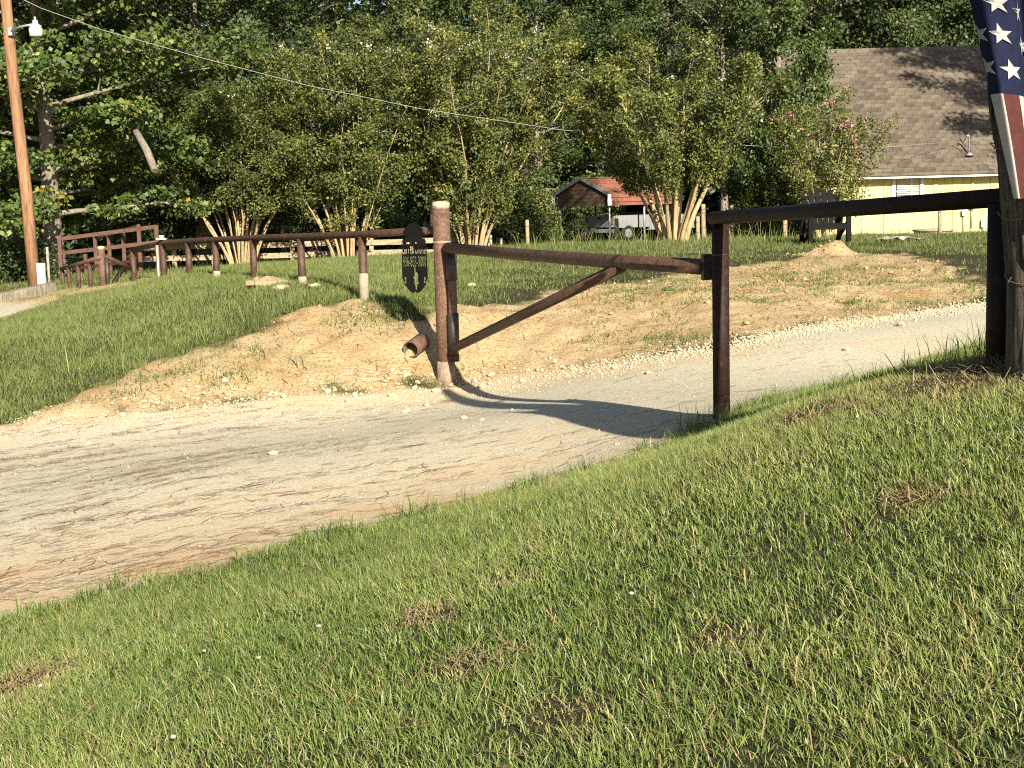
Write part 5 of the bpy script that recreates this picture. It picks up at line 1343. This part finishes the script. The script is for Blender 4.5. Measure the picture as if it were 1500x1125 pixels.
    for px, py, hh in ((605, 762, .42), (1350, 530, .35), (1385, 524, .4), (1400, 520, .3), (1430, 520, .34), (1090, 590, .2)):
        qx, qy = hit(px, py); xs.append(qx); ys.append(qy); hs.append(hh)
    x, y, h_ = np.array(xs), np.array(ys), np.array(hs); n = len(x)
    V_, F_, t_ = blades(x, y, h_, np.where(y > 14, .012, .004), np.clip(r.normal(.7, .15, n), 0, 1), r, .45)
    o = link('seed_stalks', np_mesh('seed_stalks', V_, F_, {'tint': t_}), M['bank_grass']); tag(o, 'thin tall seed stalks sticking up from the grass', 'grass', kind='stuff')
far_grass()

def litter():
    r = np.random.default_rng(6)
    # pine straw raked by water into strands along the driveway
    ux, uy = .93, .37                                            # direction of the drive
    nc = 900
    cx = r.uniform(-6.5, 3.2, nc); cy = r.uniform(6.2, 15.5, nc)
    wgt = smooth(2.6, -2.2, cx + .45 * (cy - 9)) * .95 + .05
    keep = (sdist(DRIVE, cx, cy) > .05) & (r.random(nc) < wgt); cx, cy = cx[keep], cy[keep]; nc = len(cx)
    m = (r.pareto(1.6, nc) * 9 + 5).clip(4, 70).astype(int); idx = np.repeat(np.arange(nc), m)
    la = r.normal(0, 1, len(idx)) * (.06 + .009 * m[idx]); lc_ = r.normal(0, 1, len(idx)) * (.02 + .0014 * m[idx])
    x = cx[idx] + la * ux - lc_ * uy; y = cy[idx] + la * uy + lc_ * ux
    xu = r.uniform(-6.5, 3.4, 1500); yu = r.uniform(6.2, 15.5, 1500); x = np.concatenate([x, xu]); y = np.concatenate([y, yu])
    keep = sdist(DRIVE, x, y) > .02; x, y = x[keep], y[keep]; n = len(x)
    base_a = math.atan2(uy, ux) - .12
    a = base_a + r.normal(0, .34, n) + np.where(r.random(n) < .12, r.uniform(-1.4, 1.4, n), 0)
    L = r.uniform(.05, .20, n); w_ = r.uniform(.0014, .0034, n)
    cur = r.normal(0, .12, n)
    P = []
    for k in (-1, 0, 1):
        px_ = x + np.cos(a) * L * .5 * k + -np.sin(a) * L * cur * (k == 0); py_ = y + np.sin(a) * L * .5 * k + np.cos(a) * L * cur * (k == 0)
        P.append(np.stack([px_, py_, G(px_, py_) + .007 + r.uniform(0, .006, n)], 1))
    nv = np.stack([-np.sin(a), np.cos(a), np.zeros(n)], 1) * w_[:, None]
    zup = np.array([0, 0, .003])
    V_ = np.stack([P[0] - nv, P[0] + nv, P[1] - nv + zup, P[1] + nv + zup, P[2] - nv, P[2] + nv], 1).reshape(-1, 3)
    i = np.arange(n)[:, None] * 6
    o = link('pine_straw', np_mesh('pine_straw', V_, [i + np.array([[0, 1, 3, 2]]), i + np.array([[2, 3, 5, 4]])]), M['straw']); tag(o, 'brown pine straw strewn in strands across the gravel driveway', 'pine straw', kind='stuff')
    # twigs and root scraps on the sandy bank
    N = 5200
    pxs = r.uniform(200, 1440, N); k = 0
    sx = r.uniform(-5, 8, N); sy = r.uniform(15, 23, N)
    keep = sdist(SAND, sx, sy) > .15; sx, sy = sx[keep], sy[keep]
    keep = r.random(len(sx)) < np.clip(.55 + 1.0 * fbm(sx, sy, .8, 3, 33), .1, 1); x, y = sx[keep], sy[keep]; n = len(x)
    a = r.uniform(0, 6.283, n); L = r.uniform(.04, .16, n); w_ = r.uniform(.002, .005, n)
    A = np.stack([x - np.cos(a) * L * .5, y - np.sin(a) * L * .5], 1); B = np.stack([x + np.cos(a) * L * .5, y + np.sin(a) * L * .5], 1)
    za, zb_ = G(A[:, 0], A[:, 1]) + .008, G(B[:, 0], B[:, 1]) + .02
    nv = np.stack([-np.sin(a), np.cos(a), np.zeros(n)], 1) * w_[:, None]
    A3 = np.column_stack([A, za]); B3 = np.column_stack([B, zb_])
    V_ = np.stack([A3 - nv, A3 + nv, B3 + nv, B3 - nv], 1).reshape(-1, 3)
    o = link('twig_litter', np_mesh('twig_litter', V_, [np.arange(4 * n).reshape(-1, 4)]), M['straw']); tag(o, 'dry twigs and root scraps littering the bare sandy bank', 'litter', kind='stuff')
    # dead straw lying in the lawn
    N = 6500
    d = np.sqrt(r.uniform(2.8 ** 2, 11 ** 2, N)); u = r.uniform(-.45, .47, N); x = u * d; y = d
    keep = (sdist(DRIVE, x, y) < -.1) & (r.random(N) < np.clip(.45 + .9 * fbm(x, y, 1.0, 3, 14), .12, 1)); x, y = x[keep], y[keep]
    ex, ey = [], []
    for px, py, rd, m in ((1440, 540, .3, 500), (1190, 612, .15, 160), (1330, 742, .08, 80), (30, 1000, .14, 150), (620, 915, .1, 70), (690, 980, .1, 70)):
        qx, qy = hit(px, py); ex.append(qx + r.normal(0, rd, m)); ey.append(qy + r.normal(0, rd, m))
    x = np.concatenate([x] + ex); y = np.concatenate([y] + ey); n = len(x)
    a = r.uniform(0, 6.283, n); L = r.uniform(.05, .16, n); w_ = r.uniform(.0012, .0022, n)
    z0 = G(x, y) + r.uniform(.012, .05, n); dz = r.normal(0, .018, n)
    D = np.stack([np.cos(a) * L * .5, np.sin(a) * L * .5, dz], 1); c = np.stack([x, y, z0], 1)
    nv = np.stack([-np.sin(a), np.cos(a), np.zeros(n)], 1) * w_[:, None]
    V_ = np.stack([c - D - nv, c - D + nv, c + D + nv, c + D - nv], 1).reshape(-1, 3)
    o = link('dead_straw', np_mesh('dead_straw', V_, [np.arange(4 * n).reshape(-1, 4)]), M['dead']); tag(o, 'brown dead straw lying in the mown lawn', 'straw', kind='stuff')
    # tiny white clover heads
    for px, py in ((925, 893), (468, 940), (255, 1105), (1255, 632), (300, 970), (380, 985), (60, 1018)):
        qx, qy = hit(px, py); me = rock_mesh(int(px) + 3, 'clover_head'); me.materials.append(M['flower_white'])
        o = bpy.data.objects.new('clover_head', me); C.objects.link(o); o.scale = (.010, .010, .010); o.location = (qx, qy, gz(qx, qy) + .055)
        tag(o, 'tiny white clover flower head in the mown lawn', 'flower', 'clover heads in the lawn')
litter()
